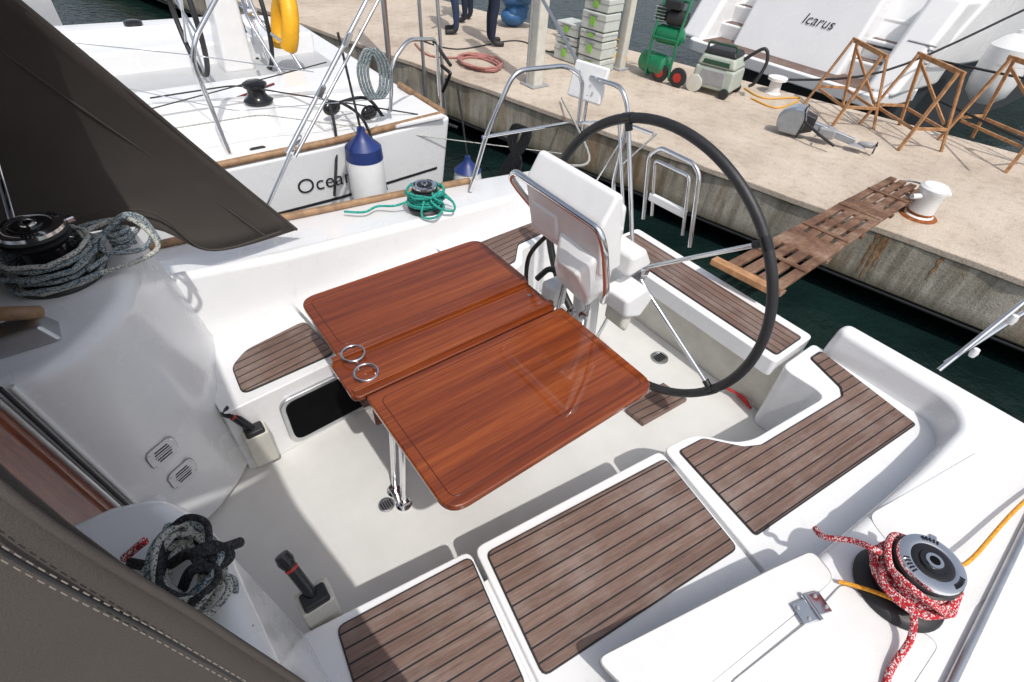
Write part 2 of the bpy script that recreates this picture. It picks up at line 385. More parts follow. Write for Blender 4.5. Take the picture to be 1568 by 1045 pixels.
prism('bulkhead_near',hn0,-.0,1.0,GEL,boat,.055,top=[(a,b,1.0) for a,b in hn1],seg=6)
box('bridge_sill',(-.42,1.21,.17),(.2,.62,.36),GEL,boat,bev=.03,seg=4)
box('washboard',(-.475,1.21,.68),(.02,.60,.72),MAH2,boat,(0,-.07,0),.002)
for yy in (1.465,.955):
    tube('jamb_channel',[(-.435,yy,.36),(-.485,yy,1.02)],.012,ALU,boat); tube('jamb_seal',[(-.415,yy+.006,.36),(-.462,yy+.006,1.02)],.006,BLK,boat)
    tube('jamb_trim',[(-.40,yy+.025,.36),(-.447,yy+.025,1.0)],.008,WPL,boat)
box('sliding_hatch',(-1.1,1.21,1.03),(1.15,.62,.03),GLS,boat,bev=.012)
for yy in (1.56,.88): box('hatch_rail',(-1.1,yy,1.02),(1.2,.05,.05),ALU,boat,bev=.008)
pm=group('riser_locker')
def rrect(x0,x1,z0,z1,y,r): return [(a,y,b) for a,b in rnd([(x0,z0),(x1,z0),(x1,z1),(x0,z1)],r,6)]
def ydisc(name,pts,t,mat,par,bev):
    n=len(pts); vs=[tuple(p) for p in pts]+[(p[0],p[1]-t,p[2]) for p in pts]
    return mesh(name,vs,[list(range(n)),list(range(n,2*n))[::-1]]+[[i,(i+1)%n,n+(i+1)%n,n+i] for i in range(n)],mat,par,bev)
sk_=lambda l:[(a,b+(a-.1)*.065,c) for a,b,c in l]
ydisc('frame',sk_(rrect(.15,.78,.04,.33,1.705,.06)),.02,ALU,pm,.006)
ydisc('void',sk_(rrect(.172,.758,.062,.308,1.69,.05)),.010,DRK,pm,.001)
sp=group('cockpit_speaker')
for k,(u,v) in enumerate([(248,692),(279,724)]):
    c,n=hit(u,v); n=n.normalized(); c=c+n*.002
    a=n.cross(Vector((0,0,1))).normalized(); b=n.cross(a)
    def plate(hw,hh,r,z0,z1,mt,nm):
        q=rnd([(-hw,-hh),(hw,-hh),(hw,hh),(-hw,hh)],r,6); nn=len(q)
        vs=[c+a*x+b*y+n*z0 for x,y in q]+[c+a*x+b*y+n*z1 for x,y in q]
        mesh(nm,vs,[list(range(nn)),list(range(nn,2*nn))[::-1]]+[[i,(i+1)%nn,nn+(i+1)%nn,nn+i] for i in range(nn)],mt,sp,.0)
    plate(.0535,.0435,.028,.0,.0012,SEAM,'gasket'); plate(.051,.041,.026,.001,.006,WPL,'plate')
    for j in range(-2,3):
        hw=.031-.0035*abs(j); tube('slot',[c+b*j*.0115+n*.0058-a*hw,c+b*j*.0115+n*.0058+a*hw],.0026,DRK if j else GRY,sp)
    for q_ in (-1,1):
        for p_ in (-1,1): lathe('screw',[(0,0),(.0035,0),(.003,.003),(0,.003)],c+a*q_*.042+b*p_*.030+n*.005,CHR,sp,10,n)
for (u,v,r) in ((592,773,.035),(1010,548,.05)):
    c=P(u,v,0.004); lathe('floor_drain',[(0,0),(r,0),(r,.004),(r*.8,.006),(r*.75,.003),(0,.003)],c,ALU,boat,28)
    for j in range(-2,3): box('drain_slot',c+Vector((j*.3*r,0,.005)),(.1*r,r*1.0,.003),DRK,boat,bev=0)
prism('foot_grating',Z2([(958,628),(1015,587),(1052,612),(985,650)],.02),.004,.03,T4,boat,.004)
for nm,c,tip in (('winch_handle',Vector((.03,1.665,.27)),Vector((-.055,.045,.10))),('winch_handle',P(482,915,.50),P(440,862,.60)-P(482,915,.50))):
    w=group(nm)
    hull('pocket',[c+Vector(p) for p in [(-.05,-.02,-.22),(.05,-.02,-.22),(.05,.05,-.22),(-.05,.05,-.22),(-.05,-.03,-.01),(.05,-.03,-.01),(.05,.05,-.01),(-.05,.05,-.01)]],CRM,w,.01)
    tube('handle_grip',[c+Vector((0,0,-.05)),c+tip*.12,c+tip],.018,BLG,w,fil=.02)
    lathe('handle_knob',[(0,-.01),(.020,-.008),(.024,.01),(.020,.03),(0,.034)],c+tip,BLG,w,20,tip)
    lathe('handle_band',[(.0185,-.024),(.0195,-.021),(.0195,-.018),(.0185,-.015)],c+tip,RED,w,20,tip)
    box('handle_collar',c+Vector((0,0,-.0)),(.075,.055,.03),BLK,w,bev=.008)
# ---------------------------------------------------------------- sprayhood
hood=group('sprayhood')
def sheet(name,rows,par,mat=CANV,sub=2,th=.004):
    n=len(rows[0]); vs=[p for r in rows for p in r]; fs=[]
    for i in range(len(rows)-1):
        for j in range(n-1): fs.append([i*n+j,i*n+j+1,(i+1)*n+j+1,(i+1)*n+j])
    o=mesh(name,vs,fs,mat,par,0,sub); m=o.modifiers.new('t','SOLIDIFY'); m.thickness=th; return o
edge_far=[(.58,2.43,.66),(.36,2.34,1.02),(.14,2.22,1.40),(-.06,2.10,1.74),(-.14,1.9,1.90)]
sheet('far_side',[edge_far,
  [(.37,2.40,.665),(.22,2.36,1.0),(.0,2.26,1.38),(-.2,2.13,1.73),(-.28,1.9,1.91)],
  [(.17,2.37,.69),(.07,2.37,1.0),(-.2,2.29,1.36),(-.42,2.15,1.73),(-.45,1.9,1.92)],
  [(.10,2.35,.78),(-.0,2.365,1.03),(-.3,2.29,1.36),(-.5,2.15,1.72),(-.55,1.9,1.91)],
  [(-.0,2.33,.95),(-.10,2.36,1.1),(-.4,2.29,1.36),(-.6,2.15,1.72),(-.65,1.9,1.90)],
  [(-.4,2.33,.95),(-.42,2.36,1.1),(-.8,2.29,1.3),(-1.0,2.15,1.6),(-1.0,1.9,1.8)],
  [(-1.6,2.33,.95),(-1.6,2.34,1.0),(-1.7,2.29,1.1),(-1.75,2.15,1.15),(-1.8,1.9,1.2)]],hood)
tube('far_hem',[Vector(p) for p in edge_far],.008,CANV,hood,cat=6)
tube('far_seam',[(.42,2.385,.70),(.20,2.345,1.04),(-.03,2.24,1.40),(-.22,2.12,1.73)],.004,CANV,hood,cat=6)
tube('far_foot_seam',[(.50,2.40,.69),(.17,2.345,.73),(.0,2.315,.99),(-.4,2.315,1.0),(-1.2,2.32,1.0)],.004,CANV,hood,cat=6)
edge_near=[(.08,.06,.60),(.06,.11,.80),(.0,.19,1.05),(-.05,.265,1.27),(-.105,.325,1.5),(-.16,.38,1.75),(-.18,.5,1.90)]
def off(pts,dx,dy=0,dz=0): return [(p[0]+dx,p[1]+dy,p[2]+dz) for p in pts]
sheet('near_side',[edge_near,off(edge_near,-.12,-.012),off(edge_near,-.35,-.03),off(edge_near,-.75,-.03,.02),off(edge_near,-1.3,0,-.1)],hood)
tops=[]
for x0,dz in ((0,0),(-.4,.03),(-.9,-.05),(-1.6,-.6)):
    tops.append([(-.14+x0,1.9,1.90+dz),(-.16+x0,1.5,1.98+dz),(-.17+x0,1.2,2.0+dz),(-.18+x0,.85,1.98+dz),(-.18+x0,.5,1.90+dz)])
sheet('roof',tops,hood)
ST=simple('stitch_thread',(.22,.195,.175),.9)
tube('hem_edge',catmull(edge_near,8),.0045,CANV,hood)
tube('hem_seam',catmull(off(edge_near,-.03,-.004),8),.0018,BLK,hood)
segs=[]
for row,dx in ((0,-.026),(1,-.034)):
    c=catmull(off(edge_near,dx,-.0055),70)
    for i in range(0,len(c)-2,3): segs.append([c[i],c[i+1]*.4+c[i+2]*.6])
tube('hem_stitches',segs,.0007,ST,hood,res=1)
c2=catmull([(-.30,.045,.8),(-.36,.11,1.0),(-.42,.235,1.27),(-.50,.29,1.5),(-.56,.35,1.75)],20); tube('panel_seam',c2,.0025,CANV,hood)
tube('hoop',[(-.55,2.3,1.0),(-.25,2.14,1.7),(-.22,1.9,1.86)],.013,CHR,hood,fil=.1)
tube('support_strut',[P(28,372,1.0),PY(8,300,2.15),PY(-30,170,2.12)],.011,CHR,hood)
lathe('strut_foot',[(0,0),(.03,0),(.03,.008),(.014,.014),(.014,.05),(0,.05)],P(28,372,1.002),CHR,hood,24)
# ---------------------------------------------------------------- cockpit table
tb=group('cockpit_table')
ZT=.75
INL=simple('inlay',(.07,.015,.005),.3)
def leaf(name,x0,x1,y0,y1,rs,mat):
    pl=rnd([(x0,y0),(x1,y0),(x1,y1),(x0,y1)],rs,6)
    prism(name,pl,ZT-.028,ZT,mat,tb,.010,seg=4)
    i=.035; q=rnd([(x0+i,y0+i),(x1-i,y0+i),(x1-i,y1-i),(x0+i,y1-i)],.03,5)
    tube(name+'_inlay',[(a,b,ZT-.0012) for a,b in q],.002,INL,tb,cyc=True,res=2)
leaf('leaf_far',.362,1.228,1.40,1.775,[.01,.01,.07,.07],MAH)
leaf('leaf_near',.362,1.225,.645,1.165,[.07,.07,.01,.01],MAH2)
prism('centre_board',rnd([(.325,1.178),(1.215,1.178),(1.215,1.388),(.325,1.388)],.03,4),ZT-.03,ZT-.008,MAH,tb,.006)
box('gap_shadow',(.79,1.394,ZT-.02),(.85,.010,.01),DRK,tb,bev=0); box('gap_shadow',(.79,1.1715,ZT-.02),(.85,.010,.01),DRK,tb,bev=0)
for y_,w_ in ((1.375,.020),(1.205,.024)):
    prism('fiddle',rnd([(.335,y_-w_/2),(1.208,y_-w_/2),(1.208,y_+w_/2),(.335,y_+w_/2)],.008,3),ZT-.01,ZT+.012,MAH2,tb,.007,seg=4)
tube('board_groove',[[(.36,1.355,ZT-.0085),(1.2,1.355,ZT-.0085)],[(.36,1.228,ZT-.0085),(1.2,1.228,ZT-.0085)]],.0025,INL,tb)
box('centre_box',(.78,1.287,ZT-.13),(.78,.17,.20),MAH2,tb,bev=.01)
for (u,v) in ((541,544),(561,573)):
    c=P(u,v,ZT+.004); tube('cup_ring',[(c.x+.040*math.cos(a),c.y+.040*math.sin(a),ZT+.014) for a in [2*math.pi*k/36 for k in range(36)]],.0042,CHR,tb,cyc=True)
    for k in range(3):
        a=k*2.1+.4; lathe('ring_screw',[(0,0),(.007,0),(.006,.012),(0,.013)],(c.x+.040*math.cos(a),c.y+.040*math.sin(a),ZT-.002),CHR,tb,12)
for (u,v) in ((810,452),(826,466),(812,474)): lathe('screw_cap',[(0,0),(.008,0),(.007,.003),(0,.004)],P(u,v,ZT-.007),CHR,tb,14)
for yy in (1.155,1.235):
    tube('leg',[(.47,yy,ZT-.2),(.43,yy,.0)],.014,CHR,tb); lathe('leg_foot',[(0,0),(.035,0),(.035,.006),(.018,.012),(.018,.04),(0,.04)],(.43,yy,.001),CHR,tb,24)
box('leg_crossplate',(.43,1.195,.02),(.05,.12,.012),CHR,tb,bev=.004)
for sx in (.5,1.1): 
    tube('leaf_bracket',[(sx,1.2,ZT-.2),(sx,.85,ZT-.035)],.009,CHR,tb); tube('leaf_bracket',[(sx,1.37,ZT-.2),(sx,1.62,ZT-.035)],.009,CHR,tb)
# ---------------------------------------------------------------- steering pedestal
pd=group('steering_pedestal')
tube('column',[(1.50,1.21,0),(1.40,1.21,.86)],.058,WPL,pd,res=8)
lathe('column_base',[(0,0),(.13,0),(.13,.015),(.08,.04),(.064,.09),(0,.09)],(1.50,1.21,.001),WPL,pd)
hull('pod',[(x,y,z) for y in (1.005,1.415) for x,z in ((1.235,.985),(1.185,1.205),(1.195,1.235),(1.240,1.312),(1.27,1.306),(1.34,1.0))],WPL,pd,.016,4)
hull('pod_side_cheek',[(x,y,z) for y,x,z in ((1.40,1.20,1.20),(1.40,1.26,1.28),(1.40,1.24,1.0),(1.40,1.33,1.02),(1.445,1.22,1.17),(1.445,1.25,1.2),(1.445,1.25,1.05),(1.445,1.30,1.06))],WPL,pd,.008)
hull('pod_belly',[(x,y,z) for x,y,z in ((1.21,1.02,1.07),(1.21,1.22,1.08),(1.155,1.055,1.0),(1.165,1.17,.99),(1.215,1.03,.885),(1.225,1.24,.90),(1.36,1.05,1.05),(1.36,1.36,1.05),(1.30,1.10,.76),(1.30,1.29,.78),(1.44,1.12,.78),(1.44,1.30,.78))],WPL,pd,.014,4)
hull('pod_panel',[(x,y,z) for x,y,z in ((1.205,1.23,1.14),(1.225,1.23,1.02),(1.205,1.39,1.14),(1.225,1.39,1.02),(1.195,1.24,1.13),(1.21,1.24,1.03),(1.195,1.38,1.13),(1.21,1.38,1.03))],WPL,pd,.006)
hull('binnacle',[(x,y,z) for y in (1.15,1.29) for x,z in ((1.34,.72),(1.34,.98),(1.52,.98),(1.62,.84),(1.60,.66))],WPL,pd,.03,4)
hull('binnacle_cap',[(x,y,z) for y in (1.02,1.16) for x,z in ((1.42,.90),(1.42,1.0),(1.50,1.01),(1.56,.92))],WPL,pd,.02,4)
hull('side_console',[(x,y,z) for y in (.97,1.10) for x,z in ((1.40,.74),(1.38,.84),(1.50,.86),(1.56,.78),(1.5,.70))],WPL,pd,.02,4)
hull('side_console_skirt',[(x,y,z) for y in (.99,1.10) for x,z in ((1.42,.66),(1.42,.76),(1.50,.76),(1.46,.62))],CRM,pd,.015,3)
lathe('compass',[(0,0),(.06,0),(.06,.02),(.05,.04),(.03,.055),(0,.06)],(1.47,1.22,.975),BLG,pd)
tube('grab_rail',[(1.26,1.43,1.06),(1.20,1.46,1.14),(1.158,1.465,1.20),(1.155,1.44,1.235),(1.15,.98,1.228),(1.165,.955,1.16),(1.215,.95,.98),(1.27,1.0,.86),(1.40,1.10,.80)],.013,CHR,pd,fil=.05)
tube('guard',[[(1.34,1.28,.8),(1.34,1.30,.5),(1.36,1.30,0)],[(1.34,1.13,.8),(1.34,1.12,.5),(1.36,1.12,0)]],.010,CHR,pd,fil=.05)
tube('throttle_arm',[(1.44,1.32,.66),(1.42,1.46,.70),(1.38,1.50,.62)],.014,BLK,pd,fil=.04)
hull('throttle_box',[(1.38+a,1.38+b,.50+c) for a in(0,.10) for b in (0,.09) for c in (0,.13)],WPL,pd,.02)
tube('cable',[(1.3,1.38,.95),(1.28,1.46,.8),(1.3,1.47,.6),(1.36,1.45,.5)],.010,BLK,pd,cat=8)
for q in ((1.30,1.10,.72),(1.29,1.16,.70),(1.31,1.12,.64)): lathe('knob',[(0,0),(.018,0),(.018,.02),(0,.025)],q,CHR,pd,16,(-1,-.3,.2))
tube('pin_lanyard',[(1.30,1.10,.72),(1.25,1.06,.66),(1.27,1.08,.58),(1.30,1.14,.60)],.005,CHR,pd,cat=6)
wh=group('steering_wheel')
t=-.02; wc=Vector((1.75,1.215,.72)); R=.65
ay=Vector((0,1,0)); az=Vector((t,0,1)).normalized(); an=ay.cross(az)
def wp(a,r=R,o=0): return wc+ay*math.cos(a)*r+az*math.sin(a)*r+an*o
tube('rim',[wp(2*math.pi*k/96) for k in range(96)],.0205,BLK,wh,cyc=True,res=6)
for k in range(5):
    a=math.radians(141+72*k); tube('spoke',[wp(a,.05,-.03),wp(a,.14,-.03),wp(a,R-.01,0)],.0095,CHR,wh,fil=.03)
    a0=wp(a-.04); a1=wp(a+.04); tube('rim_band',[a0,wp(a),a1],.0225,BLG,wh)
    tube('spoke_boot',[wp(a,R-.05,0),wp(a,R-.015,0)],.016,BLK,wh)
tube('rim_seam',[wp(2*math.pi*k/96,R-.0195,0) for k in range(96)],.0022,BLG,wh,cyc=True)
tube('spoke_leather',[wp(math.radians(357),.10,-.03),wp(math.radians(357),.34,-.02)],.018,BLK,wh)
lathe('hub',[(0,-.05),(.06,-.05),(.065,-.01),(.05,.02),(.03,.05),(0,.055)],wc,CHR,wh,32,an)
tube('shaft',[wc,wc-Vector((.16,0,0))],.025,CHR,wh)
# ---------------------------------------------------------------- winches
def winch(c,s=1,drum=BLG):
    w=group('winch'); c=Vector(c)
    lathe('base',[(0,0),(.115*s,0),(.118*s,.008*s),(.112*s,.02*s),(.10*s,.028*s),(.075*s,.035*s),(0,.035*s)],c,BLK,w)
    lathe('drum',[(.0,.03*s),(.085*s,.03*s),(.086*s,.045*s),(.066*s,.06*s),(.058*s,.085*s),(.060*s,.11*s),(.074*s,.122*s),(.076*s,.128*s),(0,.128*s)],c,drum,w)
    lathe('self_tailer',[(0,.128*s),(.078*s,.128*s),(.084*s,.134*s),(.066*s,.142*s),(.084*s,.150*s),(.082*s,.158*s),(.07*s,.163*s),(0,.163*s)],c,BLK,w)
    lathe('cap_ring',[(.081*s,.157*s),(.079*s,.168*s),(.060*s,.173*s),(.052*s,.170*s)],c,CHR,w)
    lathe('cap',[(.053*s,.169*s),(.048*s,.172*s),(.034*s,.171*s),(.032*s,.176*s),(.0,.176*s)],c,BLG,w)
    lathe('socket_ring',[(.022*s,.176*s),(.021*s,.180*s),(.013*s,.180*s),(.011*s,.170*s),(0,.168*s)],c,CHR,w,24)
    lathe('socket',[(.0115*s,.1802*s),(0,.1795*s)],c,DRK,w,8)
    for k in range(3):
        a=k*2.09+.5; 
        for j in range(-2,3): box('cap_slot',c+Vector((.066*s*math.cos(a+j*.13),.066*s*math.sin(a+j*.13),.172*s)),(.012*s,.0045*s,.004*s),BLG,w,(0,0,a+j*.13),0)
    box('feeder_arm',c+Vector((.07*s,.02*s,.150*s)),(.06*s,.022*s,.018*s),CHR,w,(0,0,.4),.006)
    return w
nc=P(1372,902,ZC); nc.z=ZC+.003
winch(nc,1.06,BLG)
rw=group('red_sheet_rope'); rp=.0088
tube('turns',wobble(nc+Vector((0,0,.05)),.078,5,.075,24,.004),rp,R_RED,rw,res=4)
tube('turns_outer',wobble(nc+Vector((0,0,.06)),.094,3.2,.06,24,.008),rp,R_RED,rw,res=4)
tube('turns_loose',wobble(nc+Vector((-.01,.0,.09)),.106,1.6,.02,18,.012),rp,R_RED,rw,res=4)
tube('tail',[nc+Vector(p) for p in [(.09,.02,.12),(.02,.10,.15),(-.08,.07,.155),(-.10,-.03,.10),(-.14,-.08,.04),(-.26,-.09,.013),(-.42,-.13,.013),(-.62,-.14,.013),(-.9,-.16,.013)]],rp,R_RED,rw,cat=8)
tube('tail_end',[nc+Vector(p) for p in [(-.02,.09,.10),(-.08,.11,.16),(-.07,.16,.12),(-.08,.22,.06),(-.05,.25,.03)]],rp,R_RED,rw,cat=8)
tube('hitch',[nc+Vector(p) for p in [(-.09,.06,.15),(-.11,-.0,.165),(-.085,-.07,.14),(-.05,-.10,.10),(-.1,-.04,.09),(-.115,.03,.10),(-.09,.07,.13)]],rp,R_RED,rw,cat=8)
orr=group('orange_line')
tube('line',[P(1284,890,ZC+.015),P(1330,903,ZC+.04),nc+Vector((-.05,-.09,.09)),nc+Vector((.05,-.09,.10)),nc+Vector((.11,-.02,.12)),P(1480,862,ZC+.08),P(1568,768,ZC+.04),P(1700,660,ZC+.02)],.006,R_ORG,orr,cat=8)
fc=P(652,318,.575); fc.z=.575
winch(fc,.85,ALU)
tc_=group('teal_rope')
random.seed(5)
for k in range(5): tube('turns',wobble(fc+Vector((0,0,.02+.02*k)),.078+.012*((k*2)%3),2,.02,14,.014),.0065,R_GRN,tc_,res=3)
tube('tail',[fc+Vector(p) for p in [(-.08,.02,.06),(-.16,.06,.03),(-.24,.12,.02),(-.33,.10,.02),(-.42,.16,.02)]],.0065,R_GRN,tc_,cat=8)
tube('loops',[fc+Vector(p) for p in [(.06,-.06,.10),(.12,-.10,.05),(.10,-.14,.02),(.02,-.13,.05),(-.02,-.10,.10),(.05,-.08,.12),(.12,-.02,.06),(.15,-.06,.02)]],.0065,R_GRN,tc_,cat=8)
tube('loops_b',[fc+Vector(p) for p in [(-.05,-.08,.10),(-.09,-.12,.03),(-.02,-.15,.02),(.05,-.12,.06),(.0,-.09,.11),(.08,.03,.12),(.12,.06,.03)]],.0065,R_GRN,tc_,cat=8)
hc2=Vector((-.29,1.97,1.0)); winch(hc2,1.1,BLG)
cr=group('grey_rope_coil')
for k in range(7): tube('coil',wobble(hc2+Vector((.0,-.0,.015+.015*k)),.125+.014*math.sin(k*2),1.5,.012,16,.014),.0075,R_GRY if k%3 else R_WHT,cr,res=3)
tube('hank',[hc2+Vector(p) for p in [(.12,-.02,.09),(.20,.02,.12),(.25,.05,.12),(.29,.03,.06),(.24,-.04,.04),(.14,-.05,.08),(.22,.06,.12),(.28,.08,.09),(.30,.0,.03)]],.008,R_GRY,cr,cat=8)
tube('hank_b',[hc2+Vector(p) for p in [(.10,.05,.10),(.2,.09,.10),(.26,.02,.11),(.29,-.04,.04),(.22,-.07,.02),(.10,-.10,.03)]],.008,R_WHT,cr,cat=8)
tube('hank_c',[hc2+Vector(p) for p in [(.08,-.10,.05),(.18,-.03,.06),(.26,.06,.07),(.24,.12,.08),(.14,.10,.10),(.06,.12,.08)]],.008,R_GRY,cr,cat=8)
tube('hank_wrap',wobble(hc2+Vector((.20,.0,.05)),.03,4,.06,10,.01),.008,R_GRY,cr,res=3)
cl=group('rope_clutch')
c=P(28,512,1.03); hull('body',[c+Vector((a,b,z)) for a,b,z in [(-.09,-.05,-.03),(.09,-.05,-.03),(.09,.05,-.03),(-.09,.05,-.03),(-.07,-.04,.03),(.06,-.04,.03),(.06,.04,.03),(-.07,.04,.03)]],ALU,cl,.01)
hr=group('handrail'); tube('rail',[P(-60,482,1.10),P(20,480,1.10),P(60,478,1.06)],.02,TRIM,hr,fil=.03)
rb=group('rope_bundle')
random.seed(11)
for k in range(12):
    base=P(300+random.uniform(-14,14),885+random.uniform(-14,18),1.02)
    mt=[R_WHT,R_GRY,R_WHT,R_GRY,R_WHT,R_BLK][k%6]
    pts=[]
    for i in range(9):
        a=2*math.pi*i/9+k*.5; pts.append(base+Vector((.045*math.cos(a)+random.uniform(-.014,.014),.085*math.sin(a)*(.8+.02*k),.010+.006*k+random.uniform(-.01,.012))))
    tube('loop',pts,.0068,mt,rb,cyc=True,cat=6,res=3)
tube('wrap',[P(u,v,z) for u,v,z in [(200,862,1.02),(250,868,1.05),(290,848,1.09),(320,872,1.08),(300,850,1.11),(345,838,1.09),(368,830,1.06)]],.010,R_BLK,rb,cat=8)
tube('wrap_b',[P(u,v,z) for u,v,z in [(290,850,1.10),(325,835,1.10),(352,850,1.08),(330,868,1.09),(295,872,1.10),(280,900,1.05)]],.010,R_BLK,rb,cat=8)
tube('tail_a',[P(u,v,z) for u,v,z in [(300,920,1.03),(320,955,1.0),(350,962,.98),(388,962,.97)]],.0075,R_WHT,rb,cat=8)
tube('tail_c',[P(u,v,z) for u,v,z in [(330,880,1.06),(358,890,1.0),(355,930,.96),(335,950,.97)]],.0075,R_GRY,rb,cat=8)
tube('tail_b',[P(u,v,z) for u,v,z in [(190,855,1.03),(205,842,1.05),(222,828,1.07)]],.008,R_RED,rb,cat=8)
# ---------------------------------------------------------------- stern rail, ladder
sr=group('stern_rail')
tube('top_rail',[PY(720,292,2.52),PY(745,205,2.5),PY(788,108,2.48),PY(868,100,2.46),PX(893,118,2.42),PX(886,190,2.40)],.0135,CHR,sr,fil=.08)
tube('aft_hoop',[PX(905,118,2.50),PX(952,133,2.50),PX(962,165,2.50),PX(958,200,2.50),PX(938,285,2.48),PX(948,340,2.46)],.0135,CHR,sr,fil=.06)
tube('legs',[[PX(886,188,2.42),PX(950,186,2.46),PX(1000,205,2.46)],[PY(738,210,2.5),PY(870,188,2.46)],[PX(948,190,2.48),PX(955,330,2.46)]],.010,CHR,sr)
tube('stay_diag',[[PX(955,210,2.5),PX(905,290,2.42)],[PX(1005,205,2.5),PX(955,250,2.46)]],.006,CHR,sr)
bp=group('outboard_bracket'); c=PX(901,126,2.50)
box('pad',c,(.035,.25,.21),WPL,bp,(0,.25,.2),.014); 
tube('clamp',[c+Vector((-.02,-.03,-.06)),c+Vector((-.02,-.03,-.28))],.010,CHR,bp)
for a in (-.07,.06):
    for b in (-.04,.05): lathe('bolt',[(0,0),(.009,0),(.006,.006),(0,.006)],c+Vector((-.02,a,b)),CHR,bp,10,(-1,0,.2))
ld=group('boarding_ladder')
tube('frame',[PX(985,335,2.52),PX(994,238,2.54),PX(1012,226,2.54),PX(1062,250,2.54),PX(1071,268,2.54),PX(1056,378,2.52)],.013,CHR,ld,fil=.03)
tube('frame_inner',[PX(998,330,2.54),PX(1003,245,2.56),PX(1056,270,2.56),PX(1045,360,2.54)],.010,CHR,ld,fil=.03)
for a,b in (((995,300),(1050,328)),): 
    p,q=PX(*a,2.55),PX(*b,2.55); m_=(p+q)/2; box('tread',m_,(.03,(p-q).length,.05),WPL,ld,(math.atan2((p-q).z,(p-q).y),0,0),.008)
dr=group('dark_rope_hank')
for k in range(6): tube('loop',[PX(u+k*2.5,v+k,2.4) for u,v in [(785,192),(778,215),(786,245),(776,272),(762,276),(772,250),(796,215),(800,194)]],.0075,R_BLK,dr,cyc=True,cat=6)
qs=group('guardrail_gate')
tube('posts',[[P(1437,567,.54),PX(1568,462,2.84),PX(1700,360,3.1)],[P(1447,556,.55),PX(1568,478,2.82)]],.011,CHR,qs)
for u,v in ((1487,545),(1545,495)):
    lathe('fitting',[(0,0),(.012,0),(.016,.02),(.012,.04),(0,.045)],PX(u,v,2.58),WPL,qs,16)
tube('lifeline',[PX(1568,462,2.84),(2.0,-3,1.2)],.003,CHR,qs)
bs=group('backstay_tackle')
a0=PY(406,322,2.75)
tube('tube_a',[PY(440,235,2.8),PY(572,-20,3.0)],.012,CHR,bs); tube('tube_b',[PY(452,240,2.8),PY(590,-20,3.0)],.008,ALU,bs)
tube('lower',[a0,PY(445,235,2.8)],.010,CHR,bs)
for u,v in ((445,235),(455,215),(492,140),(532,60)): box('block',PY(u,v,2.84),(.03,.02,.07),CHR,bs,(.2,.5,0),.006)
# ---------------------------------------------------------------- gangplank
gp=group('gangplank')
A=Vector((2.50,1.01,.475)); B=Vector((5.78,1.37,.035)); L=(B-A); ln=L.length; ld_=L.normalized(); lq=Vector((-ld_.y,ld_.x,0)).normalized(); lz=ld_.cross(lq)
GM=Matrix.Translation(A)@Matrix((ld_,lq,lz)).transposed().to_4x4()
def gbox(nm,x,y,z,sx,sy,sz,mat):
    o=box(nm,(x,y,z),(sx,sy,sz),mat,gp,bev=.005); o.data.transform(GM); return o
for k in range(4): gbox('slat',ln/2,-.130+k*.087,.02,ln,.060,.024,OLDT)
for x in (.04,.75,1.45,2.2,2.75,ln-.1): gbox('crossbar',x,0,-.005,.07,.34,.026,OLDT)
for (a,b) in ((.62,.95),(1.75,2.15)): gbox('tread_panel',(a+b)/2,0,.022,b-a,.325,.022,OLDT)
for k in range(4): gbox('tread_batten',.35+k*.75,0,.037,.045,.32,.012,OLDT)
gbox('boat_end_bar',-.05,0.04,.025,.07,.36,.035,PINE)
tube('plank_lashing',[tuple(GM@Vector(p)) for p in [(ln-.1,-.12,.03),(ln+.0,-.1,.05),(ln+.1,-.02,.03),(ln+.05,.05,.02)]],.008,R_GRY,gp,cat=6)
# ---------------------------------------------------------------- things on the pier
def at(u,v,z=0): return P(u,v,z)
bo=group('mooring_bollard'); c=at(1405,330)
lathe('post',[(.14,0),(.12,.01),(.10,.03),(.095,.20),(.112,.23),(.112,.26),(.09,.28),(0,.285)],c,WPL,bo,32); lathe('rust_foot',[(0,0),(.15,0),(.13,.008),(.101,.02),(.1,.05),(0,.05)],c+Vector((0,0,.002)),RUST,bo,30)
tube('cross_pin',[c+Vector((-.17,.08,.19)),c+Vector((.17,-.08,.19))],.022,WPL,bo)
bo=group('mooring_bollard'); c=at(1183,142)
lathe('post',[(.10,0),(.075,.02),(.07,.14),(.12,.16),(.12,.19),(0,.20)],c,WPL,bo,28)
def beam(nm,p,q,w,h,mat,par):
    p=Vector(p);q=Vector(q);d=(q-p);x=d.normalized();y=Vector((0,0,1)).cross(x)
    if y.length<.05: y=Vector((1,0,0)).cross(x)
    y.normalize(); z=x.cross(y); o=box(nm,(0,0,0),(d.length,w,h),mat,par,bev=.003)
    o.data.transform(Matrix.Translation((p+q)/2)@Matrix((x,y,z)).transposed().to_4x4()); return o
def sawhorse(c,yaw,h=.74,l=.62,w=.5):
    s=group('sawhorse'); R_=Matrix.Rotation(yaw,3,'Z')
    def T(x,y,z): return c+R_@Vector((x,y,z))
    beam('top_beam',T(-l/2-.05,0,h),T(l/2+.05,0,h),.03,.045,PINE,s)
    for sx in (-1,1):
        for sy in (-1,1):
            beam('leg',T(sx*l/2,sy*.03,h),T(sx*(l/2+.06),sy*w/2,0),.034,.024,PINE,s)
        beam('brace',T(sx*(l/2+.045),-w*.34,h*.30),T(sx*(l/2+.045),w*.34,h*.30),.02,.032,PINE,s)
    for sy in (-1,1): beam('side_brace',T(-l/2,sy*w*.36,h*.28),T(l/2,sy*w*.36,h*.28),.02,.03,PINE,s)
    beam('diagonal',T(-l/2,-w*.3,h*.35),T(l/2,-.05,h*.9),.018,.03,PINE,s)
sawhorse(at(1282,178),.95); sawhorse(at(1376,210),1.0,.76); sawhorse(at(1512,236),1.2,.85,.7)
ob=group('outboard_motor')
